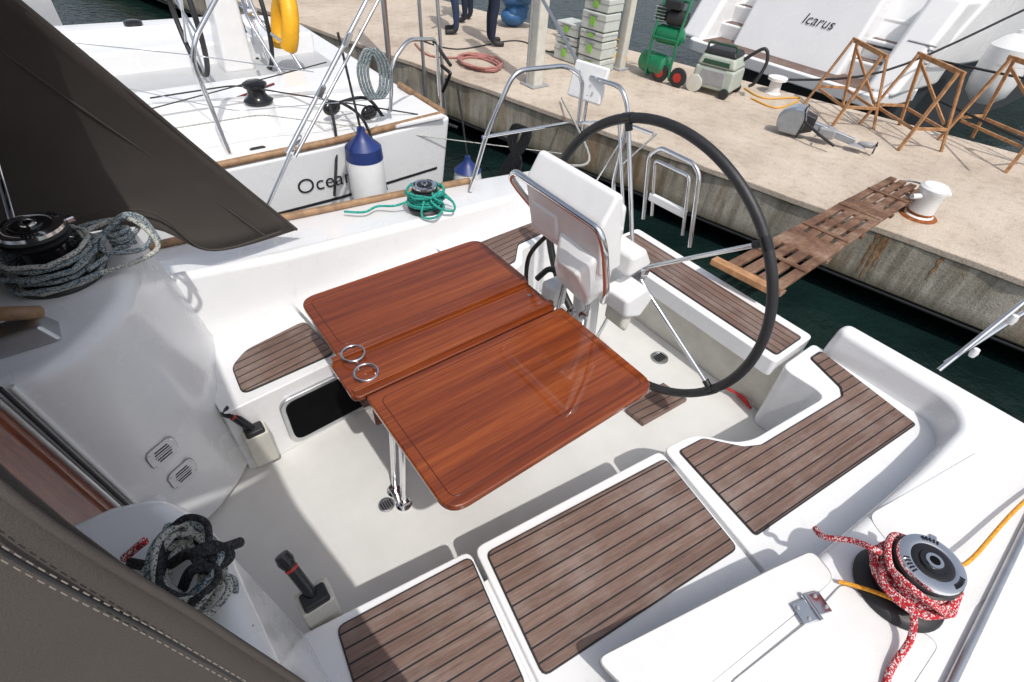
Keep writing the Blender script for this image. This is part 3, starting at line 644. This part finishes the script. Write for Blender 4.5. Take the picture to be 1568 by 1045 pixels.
p0=at(1205,206); p1=at(1318,234); d=(p1-p0); d.z=0; L_=d.length; d.normalize(); n_=Vector((-d.y,d.x,0))
def O(a,b,z): return p0+d*a+n_*b+Vector((0,0,z))
def ell(nm,c,r,mat,par,dx=d,sub=3):
    bm=bmesh.new(); bmesh.ops.create_icosphere(bm,subdivisions=sub,radius=1)
    x=Vector(dx).normalized(); y=Vector((0,0,1)).cross(x).normalized(); z=x.cross(y)
    bm.transform(Matrix.Translation(Vector(c))@Matrix((x,y,z)).transposed().to_4x4()@Matrix.Diagonal((r[0],r[1],r[2],1))); return finish(nm,bm,mat,par,0)
hull('cowl',[O(a,b,z) for a,b,z in [(-.10,-.08,.03),(-.10,.08,.03),(-.15,-.07,.10),(-.15,.07,.10),(-.155,-.06,.2),(-.155,.06,.2),(-.10,-.085,.27),(-.10,.085,.27),(-.02,-.10,.31),(-.02,.10,.31),(.09,-.10,.31),(.09,.10,.31),(.14,-.10,.2),(.14,.10,.2),(.11,-.09,.03),(.11,.09,.03)]],SILV,ob,.03,5)
tube('cowl_band',[O(a,b,z) for a,b,z in [(.085,-.10,.312),(.085,.10,.312),(.12,.104,.2),(.10,.094,.03),(.10,-.094,.03),(.12,-.104,.2)]],.008,BLG,ob,cyc=True)
hull('cowl_base',[O(a,b,z) for a,b,z in [(.10,-.08,.05),(.10,.08,.05),(.10,-.08,.27),(.10,.08,.27),(.22,-.06,.10),(.22,.06,.10),(.22,-.06,.24),(.22,.06,.24)]],BLK,ob,.015)
hull('midsection',[O(a,b,z) for a,b,z in [(.2,-.035,.12),(.2,.035,.12),(.2,-.035,.20),(.2,.035,.20),(L_-.1,-.02,.05),(L_-.1,.02,.05),(L_-.1,-.02,.12),(L_-.1,.02,.12)]],SILV,ob,.01)
box('clamp_bracket',O(.36,0,.12),(.14,.17,.10),GRY,ob,(0,0,.4),.02); tube('tiller',[O(.1,-.08,.2),O(.3,-.2,.14),O(.48,-.24,.08)],.014,BLK,ob,fil=.05)
tube('clamp_screws',[[O(.33,-.1,.12),O(.33,-.18,.12)],[O(.33,.1,.12),O(.33,.18,.12)]],.010,CHR,ob)
hull('cavitation_plate',[O(a,b,z) for a,b,z in [(L_-.14,-.07,.07),(L_-.14,.07,.07),(L_+.02,-.07,.06),(L_+.02,.07,.06),(L_-.06,0,.085)]],GRY,ob,.004)
ell('gearcase',O(L_+.02,0,.09),(.09,.03,.03),GRY,ob,d)
for k in range(3):
    a=k*2.09; b_=O(L_+.09,0,.09); hull('blade',[b_,b_+n_*.08*math.cos(a)+Vector((0,0,.08*math.sin(a))),b_+n_*.07*math.cos(a+.6)+Vector((0,0,.07*math.sin(a+.6)))+d*.02,b_+d*.015],BLK,ob,.0)
vc=group('vacuum_cleaner'); c=at(1092,140); yw=.25; Rv=Matrix.Rotation(yw,3,'Z')
def V(x,y,z): return c+Rv@Vector((x,y,z))
def hbox(nm,c0,s0,s1,mat,par,bev,T):
    x,y,z=c0; return hull(nm,[T(x+sx*s0[0]/2,y+sy*s0[1]/2,z) for sx in(-1,1) for sy in(-1,1)]+[T(x+sx*s1[0]/2,y+sy*s1[1]/2,z+s0[2]) for sx in(-1,1) for sy in(-1,1)],mat,par,bev,4)
VG=simple('grey_green_plastic',(.42,.46,.40),.5)
hbox('tank',(0,0,.07),(.40,.52,.24),(.38,.50),VG,vc,.03,V); hbox('lid',(0,0,.312),(.38,.50,.13),(.32,.42),VG,vc,.04,V); hbox('control_head',(0,0,.44),(.32,.42,.06),(.28,.36),BLK,vc,.02,V)
hbox('front_panel',(-.195,0,.12),(.02,.32,.16),(.02,.28),GRY,vc,.005,V); hbox('stripe',(-.187,0,.34),(.02,.34,.05),(.02,.32),DGR,vc,.004,V)
for sx in (-1,1):
    for yy,r in ((.20,.10),(-.20,.06)): lathe('wheel',[(0,-.02),(r,-.02),(r,.02),(r*.6,.024),(0,.026)],V(sx*.21,yy,r),CRM if r>.08 else BLK,vc,28,Rv@Vector((sx,0,0)))
tube('hose',[V(.1,-.22,.4),V(.15,-.4,.55),V(.15,-.48,.42),V(.1,-.44,.2),V(.25,-.35,.1)],.020,BLK,vc,cat=8)
tube('handle',[V(-.12,-.18,.48),V(-.12,-.18,.56),V(-.12,.18,.56),V(-.12,.18,.48)],.014,DGR,vc,fil=.04)
cp=group('air_compressor'); c=at(1010,122); Rv2=Matrix.Rotation(.2,3,'Z')
def K(x,y,z): return c+Rv2@Vector((x,y,z))
tube('frame',[[K(.12,sy*.17,.03),K(-.12,sy*.17,.05),K(-.12,sy*.17,.5),K(.0,sy*.17,.9),K(.12,sy*.17,1.05)] for sy in(-1,1)],.016,GRN,cp,fil=.08)
tube('cross',[[K(.12,-.17,1.05),K(.12,.17,1.05)],[K(-.12,-.17,.5),K(-.12,.17,.5)],[K(.0,-.17,.9),K(.0,.17,.9)]],.014,GRN,cp)
lathe('tank',[(0,-.24),(.07,-.225),(.125,-.18),(.135,-.13),(.135,.13),(.125,.18),(.07,.225),(0,.24)],K(0,.12,.18),GRN,cp,36,Rv2@Vector((.2,1,0)))
lathe('tank_upper',[(0,-.20),(.06,-.19),(.105,-.15),(.11,.12),(.09,.18),(0,.20)],K(0,0,.52),GRN,cp,36,Rv2@Vector((0,1,0)))
lathe('motor',[(0,-.12),(.08,-.12),(.09,-.08),(.09,.1),(.06,.13),(0,.13)],K(0,-.05,.72),BLK,cp,30,Rv2@Vector((0,1,0)))
box('pump_head',K(0,.16,.74),(.14,.12,.18),DGR,cp,(0,0,.2),.02); box('control_box',K(-.06,.0,.86),(.1,.22,.09),BLK,cp,(0,0,.2),.015)
for j in range(5): box('cooling_fin',K(0,.16,.67+j*.035),(.17,.15,.008),GRY,cp,(0,0,.2),.002)
for sy in(-1,1):
    lathe('wheel',[(0,-.025),(.07,-.025),(.11,-.02),(.115,0),(.11,.02),(.07,.025),(0,.025)],K(-.10,-.16+sy*.13,.115),BLK,cp,30,Rv2@Vector((1,0,0)))
    lathe('wheel_hub',[(0,-.03),(.055,-.03),(.055,.03),(0,.03)],K(-.10,-.16+sy*.13,.115),RED,cp,24,Rv2@Vector((1,0,0)))
tube('hose_loops',[K(.05+.1*math.cos(a),-.05+.16*math.sin(a),.95+.03*math.sin(2*a)) for a in [k*.5 for k in range(26)]],.010,BLK,cp,cat=4)
ts=group('tool_case_stack'); c=at(893,98)
CASE=simple('pale_grey_plastic',(.54,.57,.53),.5,0,.1)
def case(x,y,z,sz):
    box('case',c+Vector((x,y,z+sz/2)),(.30,.40,sz-.012),CASE,ts,(0,0,.1),.014); box('latch',c+Vector((x-.158,y-.01,z+sz/2)),(.012,.08,sz*.45),LGR,ts,(0,0,.1),.004)
    box('rim',c+Vector((x,y,z+sz*.62)),(.306,.406,.012),GRY,ts,(0,0,.1),.003); box('handle',c+Vector((x-.155,y-.01,z+sz*.85)),(.02,.16,.02),GRY,ts,(0,0,.1),.005)
z=0
for s_ in (.16,.21,.105,.21,.16): case(random.uniform(-.01,.01),-.22,z,s_); z+=s_
z=0
for s_ in (.21,.105,.16): case(-.02,.24,z,s_); z+=s_
hs=group('hose_coil'); c=at(735,98,.015)
for k in range(3): tube('coil',wobble(c+Vector((0,0,.02*k)),.20+.03*k,2,.01,18,.01,.35),.013,R_PNK,hs)
tube('lead',[c+Vector((0,.3,0)),c+Vector((-.4,.6,0)),c+Vector((-.3,1.2,0))],.013,R_PNK,hs,cat=6)
hs=group('power_cable'); tube('cable',[at(1140,135,.01),at(1170,150,.01),at(1225,150,.01),at(1190,165,.01),at(1150,150,.01)],.010,simple('yellow_cable',(.7,.35,.03),.5),hs,cat=8)
tube('cable_b',[at(925,100,.01),at(955,70,.01),at(940,60,.01),at(960,90,.01)],.012,YEL,hs,cat=8)
tube('cable_c',[at(640,60,.01),at(700,75,.01),at(790,62,.01),at(850,80,.01),at(960,75,.01)],.009,BLK,hs,cat=8)
dp=group('dock_post'); c=at(818,130)
prism('shaft',rnd([(c.x+a,c.y+b) for a,b in [(-.07,-.08),(.07,-.08),(.07,.08),(-.07,.08)]],.02),0,3.4,CRM,dp,.005); box('foot_plate',c+Vector((0,0,.01)),(.26,.26,.02),GRY,dp)
tube('conduit',[c+Vector((-.085,.05,0)),c+Vector((-.085,.05,3))],.015,GRY,dp)
dp=group('dock_post'); c=at(948,105)
prism('shaft',rnd([(c.x+a,c.y+b) for a,b in [(-.05,-.06),(.05,-.06),(.05,.06),(-.05,.06)]],.015),0,3.0,CRM,dp,.005); box('foot_plate',c+Vector((0,0,.01)),(.2,.2,.02),GRY,dp)
ug=group('raised_gangway'); c=PX(600,135,3.2); RW=simple('redwood_slat',(.24,.11,.07),.6,0,.4)
for k in range(34): box('slat',(c.x,c.y,c.z+k*.085),(.03,.44,.07),RW,ug,(0,0,-.5),bev=.004)
tube('stile',[[(c.x+s*.11,c.y+s*.20,c.z-.3),(c.x+s*.11,c.y+s*.20,c.z+3)] for s in(-1,1)],.02,ALU,ug)
# ---------------------------------------------------------------- people (only legs visible from here)
JE=simple('blue_denim',(.025,.045,.10),.85,0,.3,40); JN=simple('navy_trousers',(.012,.02,.045),.85); SK=simple('skin',(.42,.24,.17),.55,0,.1); SHO=simple('black_shoe',(.02,.02,.02),.6)
SH1=simple('grey_shirt',(.2,.2,.21),.9); SH2=simple('blue_shirt',(.04,.09,.2),.9); HAIR=simple('hair',(.03,.02,.015),.8); LIP=simple('lip',(.35,.12,.1),.5)
def person(c,yaw,pants,shirt,spread=.11,lean=0):
    R_=Matrix.Rotation(yaw,3,'Z')
    V_=[];E_=[];Rr=[]
    def av(p,r,par=None):
        V_.append(c+R_@Vector(p)); Rr.append(r)
        if par is not None: E_.append((par,len(V_)-1))
        return len(V_)-1
    pel=av((0,0,.96),(.15,.11)); ab=av((lean*.3,0,1.10),(.135,.095),pel); ch=av((lean*.7,0,1.34),(.165,.11),ab); ne=av((lean,0,1.50),(.06,.06),ch)
    hd0=av((lean+.01,0,1.56),(.06,.065),ne); hd=av((lean+.02,0,1.66),(.078,.095),hd0); ht=av((lean+.01,0,1.76),(.055,.07),hd)
    for s in (-1,1):
        h=av((0,s*.09,.90),(.095,.095),pel); k=av((.03,s*spread,.50),(.062,.066),h); cf=av((.0,s*spread*1.05,.36),(.06,.064),k); an=av((-.01,s*spread*1.1,.10),(.043,.045),cf); 
        hl=av((.02,s*spread*1.1,.045),(.043,.04),an); to=av((.17,s*spread*1.25,.03),(.038,.028),hl)
        sh=av((lean*.8,s*.19,1.42),(.058,.058),ch); el=av((lean*.6+.02,s*.26,1.14),(.042,.042),sh); wr=av((lean*.6+.14,s*.24,.92),(.028,.028),el); hnd=av((lean*.6+.17,s*.235,.86),(.034,.020),wr)
        for f in range(4):
            a=av((lean*.6+.185,s*.235+(f-1.5)*.019,.815),(.009,.009),hnd); b=av((lean*.6+.20,s*.235+(f-1.5)*.020,.79-(1 if f in(1,2) else 0)*.008),(.008,.008),a); av((lean*.6+.20,s*.235+(f-1.5)*.020,.765-(1 if f in(1,2) else 0)*.008),(.007,.007),b)
        a=av((lean*.6+.20,s*.20,.85),(.010,.010),hnd); av((lean*.6+.215,s*.185,.82),(.009,.009),a)
    me=bpy.data.meshes.new('person'); me.from_pydata(V_,E_,[]); o=bpy.data.objects.new('person_tmp',me); link(o)
    o.modifiers.new('s','SKIN'); sb=o.modifiers.new('u','SUBSURF'); sb.levels=2
    for i,sv in enumerate(me.skin_vertices[0].data): sv.radius=Rr[i]; sv.use_root=(i==0)
    dg=bpy.context.evaluated_depsgraph_get(); m2=bpy.data.meshes.new_from_object(o.evaluated_get(dg)); bpy.data.objects.remove(o)
    m2.materials.clear()
    for m_ in (SHO,pants,shirt,SK,HAIR): m2.materials.append(m_)
    for p in m2.polygons:
        q=R_.transposed()@(p.center-c); p.use_smooth=True
        r=2
        if q.z<.09: r=0
        elif q.z<1.0 and abs(q.y)<.20 and q.x<.13+lean*.4: r=1
        elif q.z<1.0: r=3
        if q.z>1.52: r=3
        if q.z>1.70 or (q.z>1.58 and q.x<lean-.02): r=4
        p.material_index=r
    g_=group('person'); ob_=bpy.data.objects.new('body',m2); link(ob_,g_)
    hc_=c+R_@Vector((lean+.02,0,1.66))
    ell('nose',hc_+R_@Vector((.10,0,-.01)),(.016,.011,.02),SK,g_,R_@Vector((1,0,0)),2)
    for s in(-1,1):
        ell('eye',hc_+R_@Vector((.085,s*.03,.02)),(.01,.012,.008),WPL,g_,R_@Vector((1,0,0)),2); ell('ear',hc_+R_@Vector((0,s*.085,0)),(.018,.01,.03),SK,g_,R_@Vector((1,0,0)),2)
    ell('mouth',hc_+R_@Vector((.088,0,-.055)),(.008,.025,.006),LIP,g_,R_@Vector((1,0,0)),2)
person(at(698,50),2.6,JE,SH1); person(at(752,68),-.4,JN,SH2,.10); person(at(722,46)+Vector((.25,.5,0)),2.2,JN,SH2,.12)
bg=group('blue_tarp_bag'); c=at(795,40); BT=simple('blue_tarp',(.03,.12,.28),.5)
random.seed(3)
for k in range(5):
    o=ell('fold',c+Vector((random.uniform(-.2,.2),random.uniform(-.25,.25),.15+.09*k)),(.22,.17,.14),BT,bg,(1,random.uniform(-1,1),0),3)
    for v in o.data.vertices: v.co+=Vector((random.uniform(-1,1),random.uniform(-1,1),random.uniform(-1,1)))*.012
# ---------------------------------------------------------------- neighbour sailboat
nb=group('moored_sailboat')
H1=[(-7,3.55),(-2,3.42),(1.2,3.46),(2.17,3.54),(2.17,6.75),(1.2,6.85),(-2,6.9),(-7,6.8)]
H0=[(-7,3.9),(-2,3.6),(1.2,3.62),(2.05,3.7),(2.05,6.6),(1.2,6.7),(-2,6.75),(-7,6.6)]
prism('hull',H0,-1.0,.58,GEL,nb,.03,top=H1)
tube('rub_rail',[[(-5,3.44,.60),(-2,3.44,.60),(1.2,3.48,.60),(2.1,3.56,.60)],[(2.14,3.6,.6),(2.14,4.3,.60)]],.024,TRIM,nb)
box('side_deck',(-2.4,3.75,.60),(9,.5,.03),NSK,nb,bev=.01)
prism('coaming',rnd([(-7,3.72),(.2,3.74),(1.7,3.82),(1.9,3.95),(1.7,4.2),(-7,4.12)],.15),.5,.92,GEL,nb,.05,top=[(a,b+.03,.9-max(0,a)*.11) for a,b in rnd([(-7,3.80),(.2,3.82),(1.6,3.90),(1.8,3.98),(1.6,4.10),(-7,4.04)],.15)],seg=5)
prism('coaming_far',rnd([(-7,5.9),(1.7,5.85),(1.9,6.0),(1.7,6.3),(-7,6.4)],.1),.5,.92,GEL,nb,.05,top=[(a,b,.92-max(0,a)*.08) for a,b in rnd([(-7,6.02),(1.6,5.97),(1.8,6.05),(1.6,6.20),(-7,6.30)],.1)],seg=5)
NBF=m_nonskid((.50,.51,.52),'worn_grey_sole')
box('cockpit_floor',(.6,5.02,.585),(2.6,1.0,.02),NBF,nb,bev=0)
prism('seat',rnd([(-.5,4.1),(1.9,4.1),(1.9,4.5),(-.5,4.5)],.05),.3,.76,GEL,nb,.03); prism('seat',rnd([(-.5,5.5),(1.9,5.5),(1.9,5.95),(-.5,5.95)],.05),.3,.76,GEL,nb,.03)
prism('cabin_top',rnd([(-7,4.1),(-.5,4.05),(-.35,4.3),(-.35,5.8),(-.5,6.0),(-7,6.0)],.1),.4,1.2,GEL,nb,.08,seg=5)
def bigwinch(c,h=.30,s=1):
    w=group('winch'); c=Vector(c)
    lathe('pedestal',[(.13*s,0),(.115*s,.03),(.10*s,h-.03),(.095*s,h),(0,h)],c,GEL,w); c=c+Vector((0,0,h))
    lathe('drum',[(.10*s,0),(.105*s,.02*s),(.075*s,.04*s),(.062*s,.07*s),(.066*s,.10*s),(.085*s,.115*s),(.085*s,.135*s),(.06*s,.15*s),(0,.155*s)],c,BLG,w)
wb=PY(407,196,3.86); bigwinch(wb,.17,.88)
c=PY(213,60,6.1); bigwinch(c-Vector((0,0,.12)),.14,.85)
# deck gear: hatch, cleat, cushion of rope
box('deck_hatch',(1.35,3.72+.02,.63),(.30,.22,.03),NSK,nb,(0,0,.05),.01)
cb=group('black_deck_bag'); c=PY(398,238,3.55); hull('bag',[c+Vector(p) for p in [(-.09,-.03,-.02),(.09,-.03,-.02),(-.08,.06,-.02),(.09,.06,-.02),(-.05,0,.05),(.05,0,.05),(-.04,.04,.05),(.05,.04,.05)]],BLK,cb,.02)
def ptube(nm,pts,r,mat,par,fil=.08): tube(nm,[PY(u,v,y) for u,v,y in pts],r,mat,par,fil=fil)
nr=group('guard_rail')
ptube('loop_a',[(355,243,3.55),(295,95,3.55),(298,60,3.55),(335,-10,3.7)],.014,CHR,nr)
ptube('loop_b',[(598,170,3.6),(600,95,3.6),(625,60,3.65),(668,60,3.9),(675,180,3.8)],.014,CHR,nr)
ptube('loop_c',[(480,135,4.6),(440,70,4.8),(400,40,5.0),(378,-10,5.1)],.014,CHR,nr)
ptube('loop_d',[(430,110,4.4),(380,30,4.6),(368,-10,4.8)],.012,CHR,nr)
ptube('wire_a',[(0,95,5.0),(360,170,3.6),(600,150,3.6)],.003,CHR,nr); ptube('wire_b',[(60,60,5.5),(300,85,3.7),(480,110,3.7)],.003,CHR,nr)
ptube('wire_c',[(240,196,4.0),(420,128,4.0)],.008,simple('maroon_line',(.15,.03,.03),.8),nr)
ptube('wire_d',[(210,205,3.6),(400,175,3.6),(700,215,3.5),(860,235,3.0)],.004,R_WHT,nr)
ptube('wire_e',[(180,180,3.8),(500,95,3.8)],.004,BLK,nr); ptube('wire_f',[(230,150,4.2),(360,130,4.0),(640,175,3.6)],.005,R_BLK,nr)
nw=group('steering_wheel')
wc2=Vector((1.35,5.35,.98))
tube('rim',[wc2+Vector((0,.42*math.cos(a),.42*math.sin(a))) for a in [2*math.pi*k/60 for k in range(60)]],.018,BLK,nw,cyc=True)
for k in range(6): tube('spoke',[wc2,wc2+Vector((0,.41*math.cos(k*1.047),.41*math.sin(k*1.047)))],.009,CHR,nw)
lathe('hub',[(0,-.04),(.05,-.04),(.05,.04),(0,.05)],wc2,CHR,nw,20,(1,0,0))
nw=group('steering_pedestal'); hull('body',[wc2+Vector(p) for p in [(-.35,-.14,-.4),(-.35,.14,-.4),(-.1,-.14,-.4),(-.1,.14,-.4),(-.3,-.1,.15),(-.3,.1,.15),(-.1,-.1,.15),(-.1,.1,.15)]],WPL,nw,.03); lathe('compass',[(0,0),(.07,0),(.06,.05),(0,.08)],wc2+Vector((-.2,0,.15)),BLG,nw,24)
nw=group('steering_wheel'); wc3=Vector((.75,4.75,1.15))
tube('rim',[wc3+Vector((0,.40*math.cos(a),.40*math.sin(a))) for a in [2*math.pi*k/60 for k in range(60)]],.018,BLK,nw,cyc=True)
for k in range(6): tube('spoke',[wc3,wc3+Vector((0,.39*math.cos(k*1.047+.3),.39*math.sin(k*1.047+.3)))],.009,CHR,nw)
def text(s,M,size,mat,par,nm,shear=0):
    cu=bpy.data.curves.new(nm,'FONT'); cu.body=s; cu.size=size; cu.extrude=.001; cu.align_x='LEFT'; cu.shear=shear; cu.offset=-.0012; cu.materials.append(mat)
    o=bpy.data.objects.new(nm,cu); link(o,par); o.matrix_world=M; return o
def hullside(x,z):
    t_=(z+1.0)/1.58
    y0=3.62+max(0,x-1.2)*.094; y1=3.46+max(0,x-1.2)*.082
    return y0+(y1-y0)*t_
zt=.285; zs=(math.atan2(.16,1.58))
M=Matrix.Translation((.90,hullside(.9,zt)-.006,zt))@Matrix.Rotation(math.pi/2+zs,4,'X')
text('Oceanis',M,.155,BLG,nb,'hull_lettering')
vs=[];zz=.17
for x in (0.3,1.2,2.05): 
    for z_ in (zz,zz+.022): vs.append((x,hullside(x,z_)-.005,z_))
mesh('hull_stripe_line',vs,[[0,1,3,2],[2,3,5,4]],BLK,nb)
def fender(c,r,h,mat,capm,rope=True,cap=1.1):
    f=group('fender'); c=Vector(c)
    lathe('body',[(0,-h/2),(r*.5,-h/2+.01),(r*.9,-h/2+r*.45),(r,-h/2+r),(r,h/2-r),(r*.9,h/2-r*.45),(r*.5,h/2-.02),(0,h/2)],c,mat,f,32)
    lathe('end_cap',([(r*1.01,h/2-r*cap)] if cap>.6 else [])+[(r*.97,h/2-r*.45),(r*.55,h/2-.01),(r*.25,h/2+.03),(r*.2,h/2+.07),(0,h/2+.07)],c+Vector((0,0,.004)),capm,f,32)
    if rope: tube('lanyard',[c+Vector((0,0,h/2+.05)),c+Vector((.0,.08,h/2+.35)),c+Vector((0,.15,h/2+.6))],.008,R_BLK,f,cat=6)
fender(PY(562,268,3.36),.125,.52,WPL,BLUE); fender(PY(716,290,3.85),.13,.5,WPL,BLUE,cap=.4)
bl=group('black_block_tackle')
tube('lines',[[PY(505,160,3.6),PY(515,215,3.5),PY(512,300,3.42)],[PY(520,155,3.6),PY(560,190,3.5),PY(592,290,3.40)]],.010,R_BLK,bl,cat=8)
for u,v in ((565,172),(600,185),(640,178),(508,165)): ell('block',PY(u,v,3.7),(.07,.035,.05),BLG,bl,(1,.3,0))
tube('cleat_line',[PY(500,165,3.7),PY(560,150,3.7),PY(600,190,3.7),PY(650,180,3.7),PY(700,195,3.6)],.012,R_BLK,bl,cat=8)
gl=group('grey_rope_hank')
for k in range(4): tube('loop',[PY(u+k*5,v,3.5) for u,v in [(560,75),(548,105),(556,140),(570,150),(582,130),(578,95)]],.009,R_GRY,gl,cyc=True,cat=6)
hb_=group('horseshoe_buoy'); c=PY(436,40,4.9)
tube('float',[c+Vector((.05*math.sin(a),.13*math.cos(a),.20*math.sin(a))) for a in [-.9+k*.25 for k in range(20)]],.065,YEL,hb_,res=6)
bx=group('storage_box'); c=PX(505,40,4.0); box('tub',c,(.4,.6,.3),WPL,bx,(0,0,.1),.03); box('lid',c+Vector((0,0,.17)),(.44,.64,.05),WPL,bx,(0,0,.1),.015)
po=group('boat_pole')
tube('pole',[[PX(655,190,3.4),PX(640,-20,3.4)],[PX(683,180,3.5),PX(668,-20,3.5)]],.02,ALU,po)
tube('gear',[[PX(676,100,3.45),PX(690,112,3.45),PX(678,140,3.45)],[PX(662,60,3.4),PX(690,100,3.4)]],.02,BLK,po,fil=.02)
po=group('boat_hook'); tube('pole',[PX(885,95,3.2),PX(820,-20,3.4)],.014,ALU,po) 
def hullboat(nm,x0,x1,y0,y1,zt,mat=GEL):
    g_=group(nm); n=9
    vs=[];fs=[]
    for i in range(n):
        f=i/(n-1); x=x0+(x1-x0)*f; w=(1-max(0,(f-.45)/.55)**2.2)*.5+.001; yc=(y0+y1)/2; W_=(y1-y0)
        for (k,z_) in ((.55,-1.0),(.9,-.2),(1,zt),(.93,zt+.03),(.85,zt-.02)): vs.append((x,yc-W_*w*k,z_+.12*f)) 
        for (k,z_) in ((.85,zt-.02),(.93,zt+.03),(1,zt),(.9,-.2),(.55,-1.0)): vs.append((x,yc+W_*w*k,z_+.12*f))
    for i in range(n-1):
        for j in range(9): fs.append([i*10+j,i*10+j+1,(i+1)*10+j+1,(i+1)*10+j])
    fs.append(list(range(10)))
    mesh('shell',vs,fs,mat,g_,0,0); return g_
ic=hullboat('moored_motorboat',-4.5,.1,10.2,13,.55); prism('cabin',rnd([(-4,10.8),(-1.5,10.9),(-1,11.6),(-1.5,12.3),(-4,12.4)],.2),.5,1.2,GEL,ic,.1); tube('hull_band',[(-4.5,10.19,.2),(-2.2,10.19,.22)],.04,HULLG,ic)
# ---------------------------------------------------------------- big yacht across the pier
ic=group('moored_yacht')
y0,y1=2.55,6.3
hp0=[(8.9,y0+.4),(8.9,y1-.4),(13,y1+.2),(20,y1),(20,y0),(13,y0-.1)]
hp1=[(9.55,y0+.0),(9.55,y1),(13,y1+.35),(20,y1+.3),(20,y0-.4),(13,y0-.35)]
prism('hull',hp0,-1.0,1.15,HULLG,ic,.12,top=hp1)
prism('topsides_white',[(9.0,y0+.15),(9.0,y1-.15),(13,y1+.38),(20,y1+.3),(20,y0-.4),(13,y0-.38)],.25,1.17,GEL,ic,.06,top=[(9.55,y0-.02),(9.55,y1+.02),(13,y1+.40),(20,y1+.33),(20,y0-.43),(13,y0-.40)])
prism('swim_platform',rnd([(8.15,y0+.25),(8.15,y1-.4),(9.2,y1-.2),(9.2,y0+.1)],.15),-.12,.04,GEL,ic,.04)
prism('platform_teak',rnd([(8.25,y0+.4),(8.25,y1-.6),(8.85,y1-.6),(8.85,y0+.4)],.05),.03,.046,T3,ic,.0)
prism('transom_block',[(8.55,3.55),(8.55,5.35),(9.7,5.35),(9.7,3.55)],.0,1.1,GEL,ic,.06,top=[(9.05,3.55),(9.05,5.35),(9.75,5.35),(9.75,3.55)])
prism('quarter',[(8.4,y0+.15),(8.4,3.1),(9.7,3.1),(9.7,y0+.1)],.0,1.1,GEL,ic,.08,top=[(9.1,y0+.1),(9.1,3.1),(9.7,3.1),(9.7,y0)])
prism('quarter',[(8.3,5.75),(8.3,y1-.1),(9.7,y1),(9.7,5.75)],.0,1.1,GEL,ic,.08,top=[(9.0,5.75),(9.0,y1-.1),(9.7,y1),(9.7,5.75)])
for k,(xa,za) in enumerate(((8.75,.25),(9.0,.48),(9.25,.72))):
    prism('step',[(xa,5.3),(xa,5.8),(9.8,5.8),(9.8,5.3)],0,za,GEL,ic,.03); prism('step',[(xa,3.08),(xa,3.6),(9.8,3.6),(9.8,3.08)],0,za,GEL,ic,.03)
    prism('step_teak',[(xa+.04,3.14),(xa+.04,3.52),(xa+.22,3.52),(xa+.22,3.14)],za,za+.006,T3,ic,0); prism('step_teak',[(xa+.04,5.38),(xa+.04,5.72),(xa+.22,5.72),(xa+.22,5.38)],za,za+.006,T3,ic,0)
sl=Vector((.5,0,1.1)).normalized(); Mx=Matrix(((0,sl.x,-sl.z,0),(-1,sl.y,0,0),(0,sl.z,sl.x,0),(0,0,0,1)))
cc=PX(1222,32,8.86); xx=8.55+.5*cc.z/1.1-.012
cc=PX(1226,34,xx)
text('Icarus',Matrix.Translation((8.55+.5*cc.z/1.1-.012,cc.y,cc.z))@Mx,.20,BLG,ic,'name_lettering',.25)
for yy in (5.2,3.72): tube('seam',[(8.66,yy,.12),(9.03,yy,1.02)],.006,GRY,ic)
tube('seam',[(8.66,5.2,.12),(8.66,3.72,.12)],.006,GRY,ic)
for k in range(6): box('locker_slats',(8.72+.06,2.8,.35+.05*k),(.02,.35,.012),GRY,ic,(0,-.4,0),0)
fender(Vector(PX(1530,108,9.8)),.27,.8,WPL,WPL,False)
ml=group('mooring_line')
tube('line',[[PX(1568,15,9.5),PX(1350,110,8.0),at(1180,122,.15)],[PX(1568,120,9),PX(1300,60,9.0),PX(1100,-5,9.5)],[PX(1568,215,6.8),PX(1430,150,8.2)]],.014,R_BLK,ml,cat=6)
tube('stern_line',[(2.4,2.5,.55),(3.2,3.0,.25),tuple(at(860,150,.05))],.011,R_WHT,boat,cat=8)
rl=group('red_cord'); tube('cord',[P(1108,592,.05),P(1135,606,.05),P(1145,618,.03),P(1130,604,.02),P(1150,625,.02)],.007,simple('red_cord_fibre',(.5,.02,.02),.7),rl,cat=6)
# ---------------------------------------------------------------- light + camera
sv=Vector((-.12,-.60,1)).normalized()
w=bpy.data.worlds.new('World'); S.world=w; w.use_nodes=True; nt=w.node_tree
sk=nt.nodes.new('ShaderNodeTexSky'); sk.sky_type='NISHITA'; sk.sun_disc=False; sk.sun_elevation=math.asin(sv.z); sk.sun_rotation=math.atan2(sv.x,sv.y); sk.dust_density=3.0
hs_=nt.nodes.new('ShaderNodeHueSaturation'); hs_.inputs['Saturation'].default_value=.55; hs_.inputs['Value'].default_value=1.0
bgd=nt.nodes['Background']; bgd.inputs[1].default_value=.15; nt.links.new(sk.outputs[0],hs_.inputs['Color']); nt.links.new(hs_.outputs[0],bgd.inputs[0])
ld=bpy.data.lights.new('sun','SUN'); ld.energy=2.75; ld.angle=math.radians(.8); ld.color=(1,.965,.92)
so=bpy.data.objects.new('sun',ld); link(so); so.rotation_euler=sv.to_track_quat('Z','Y').to_euler(); so.location=sv*20
cam=bpy.data.cameras.new('camera'); co=bpy.data.objects.new('camera',cam); link(co)
right=Vector((AX.x,AY.x,AZ.x)); upv=-Vector((AX.y,AY.y,AZ.y)); back=-Vector((AX.z,AY.z,AZ.z))
co.matrix_world=Matrix.Translation(EYE)@Matrix((right,upv,back)).transposed().to_4x4()
cam.sensor_width=36; cam.lens=804/1568*36; cam.clip_start=.02; cam.clip_end=1000
S.camera=co
S.view_settings.view_transform='Standard'; S.view_settings.look='None'; S.view_settings.exposure=0
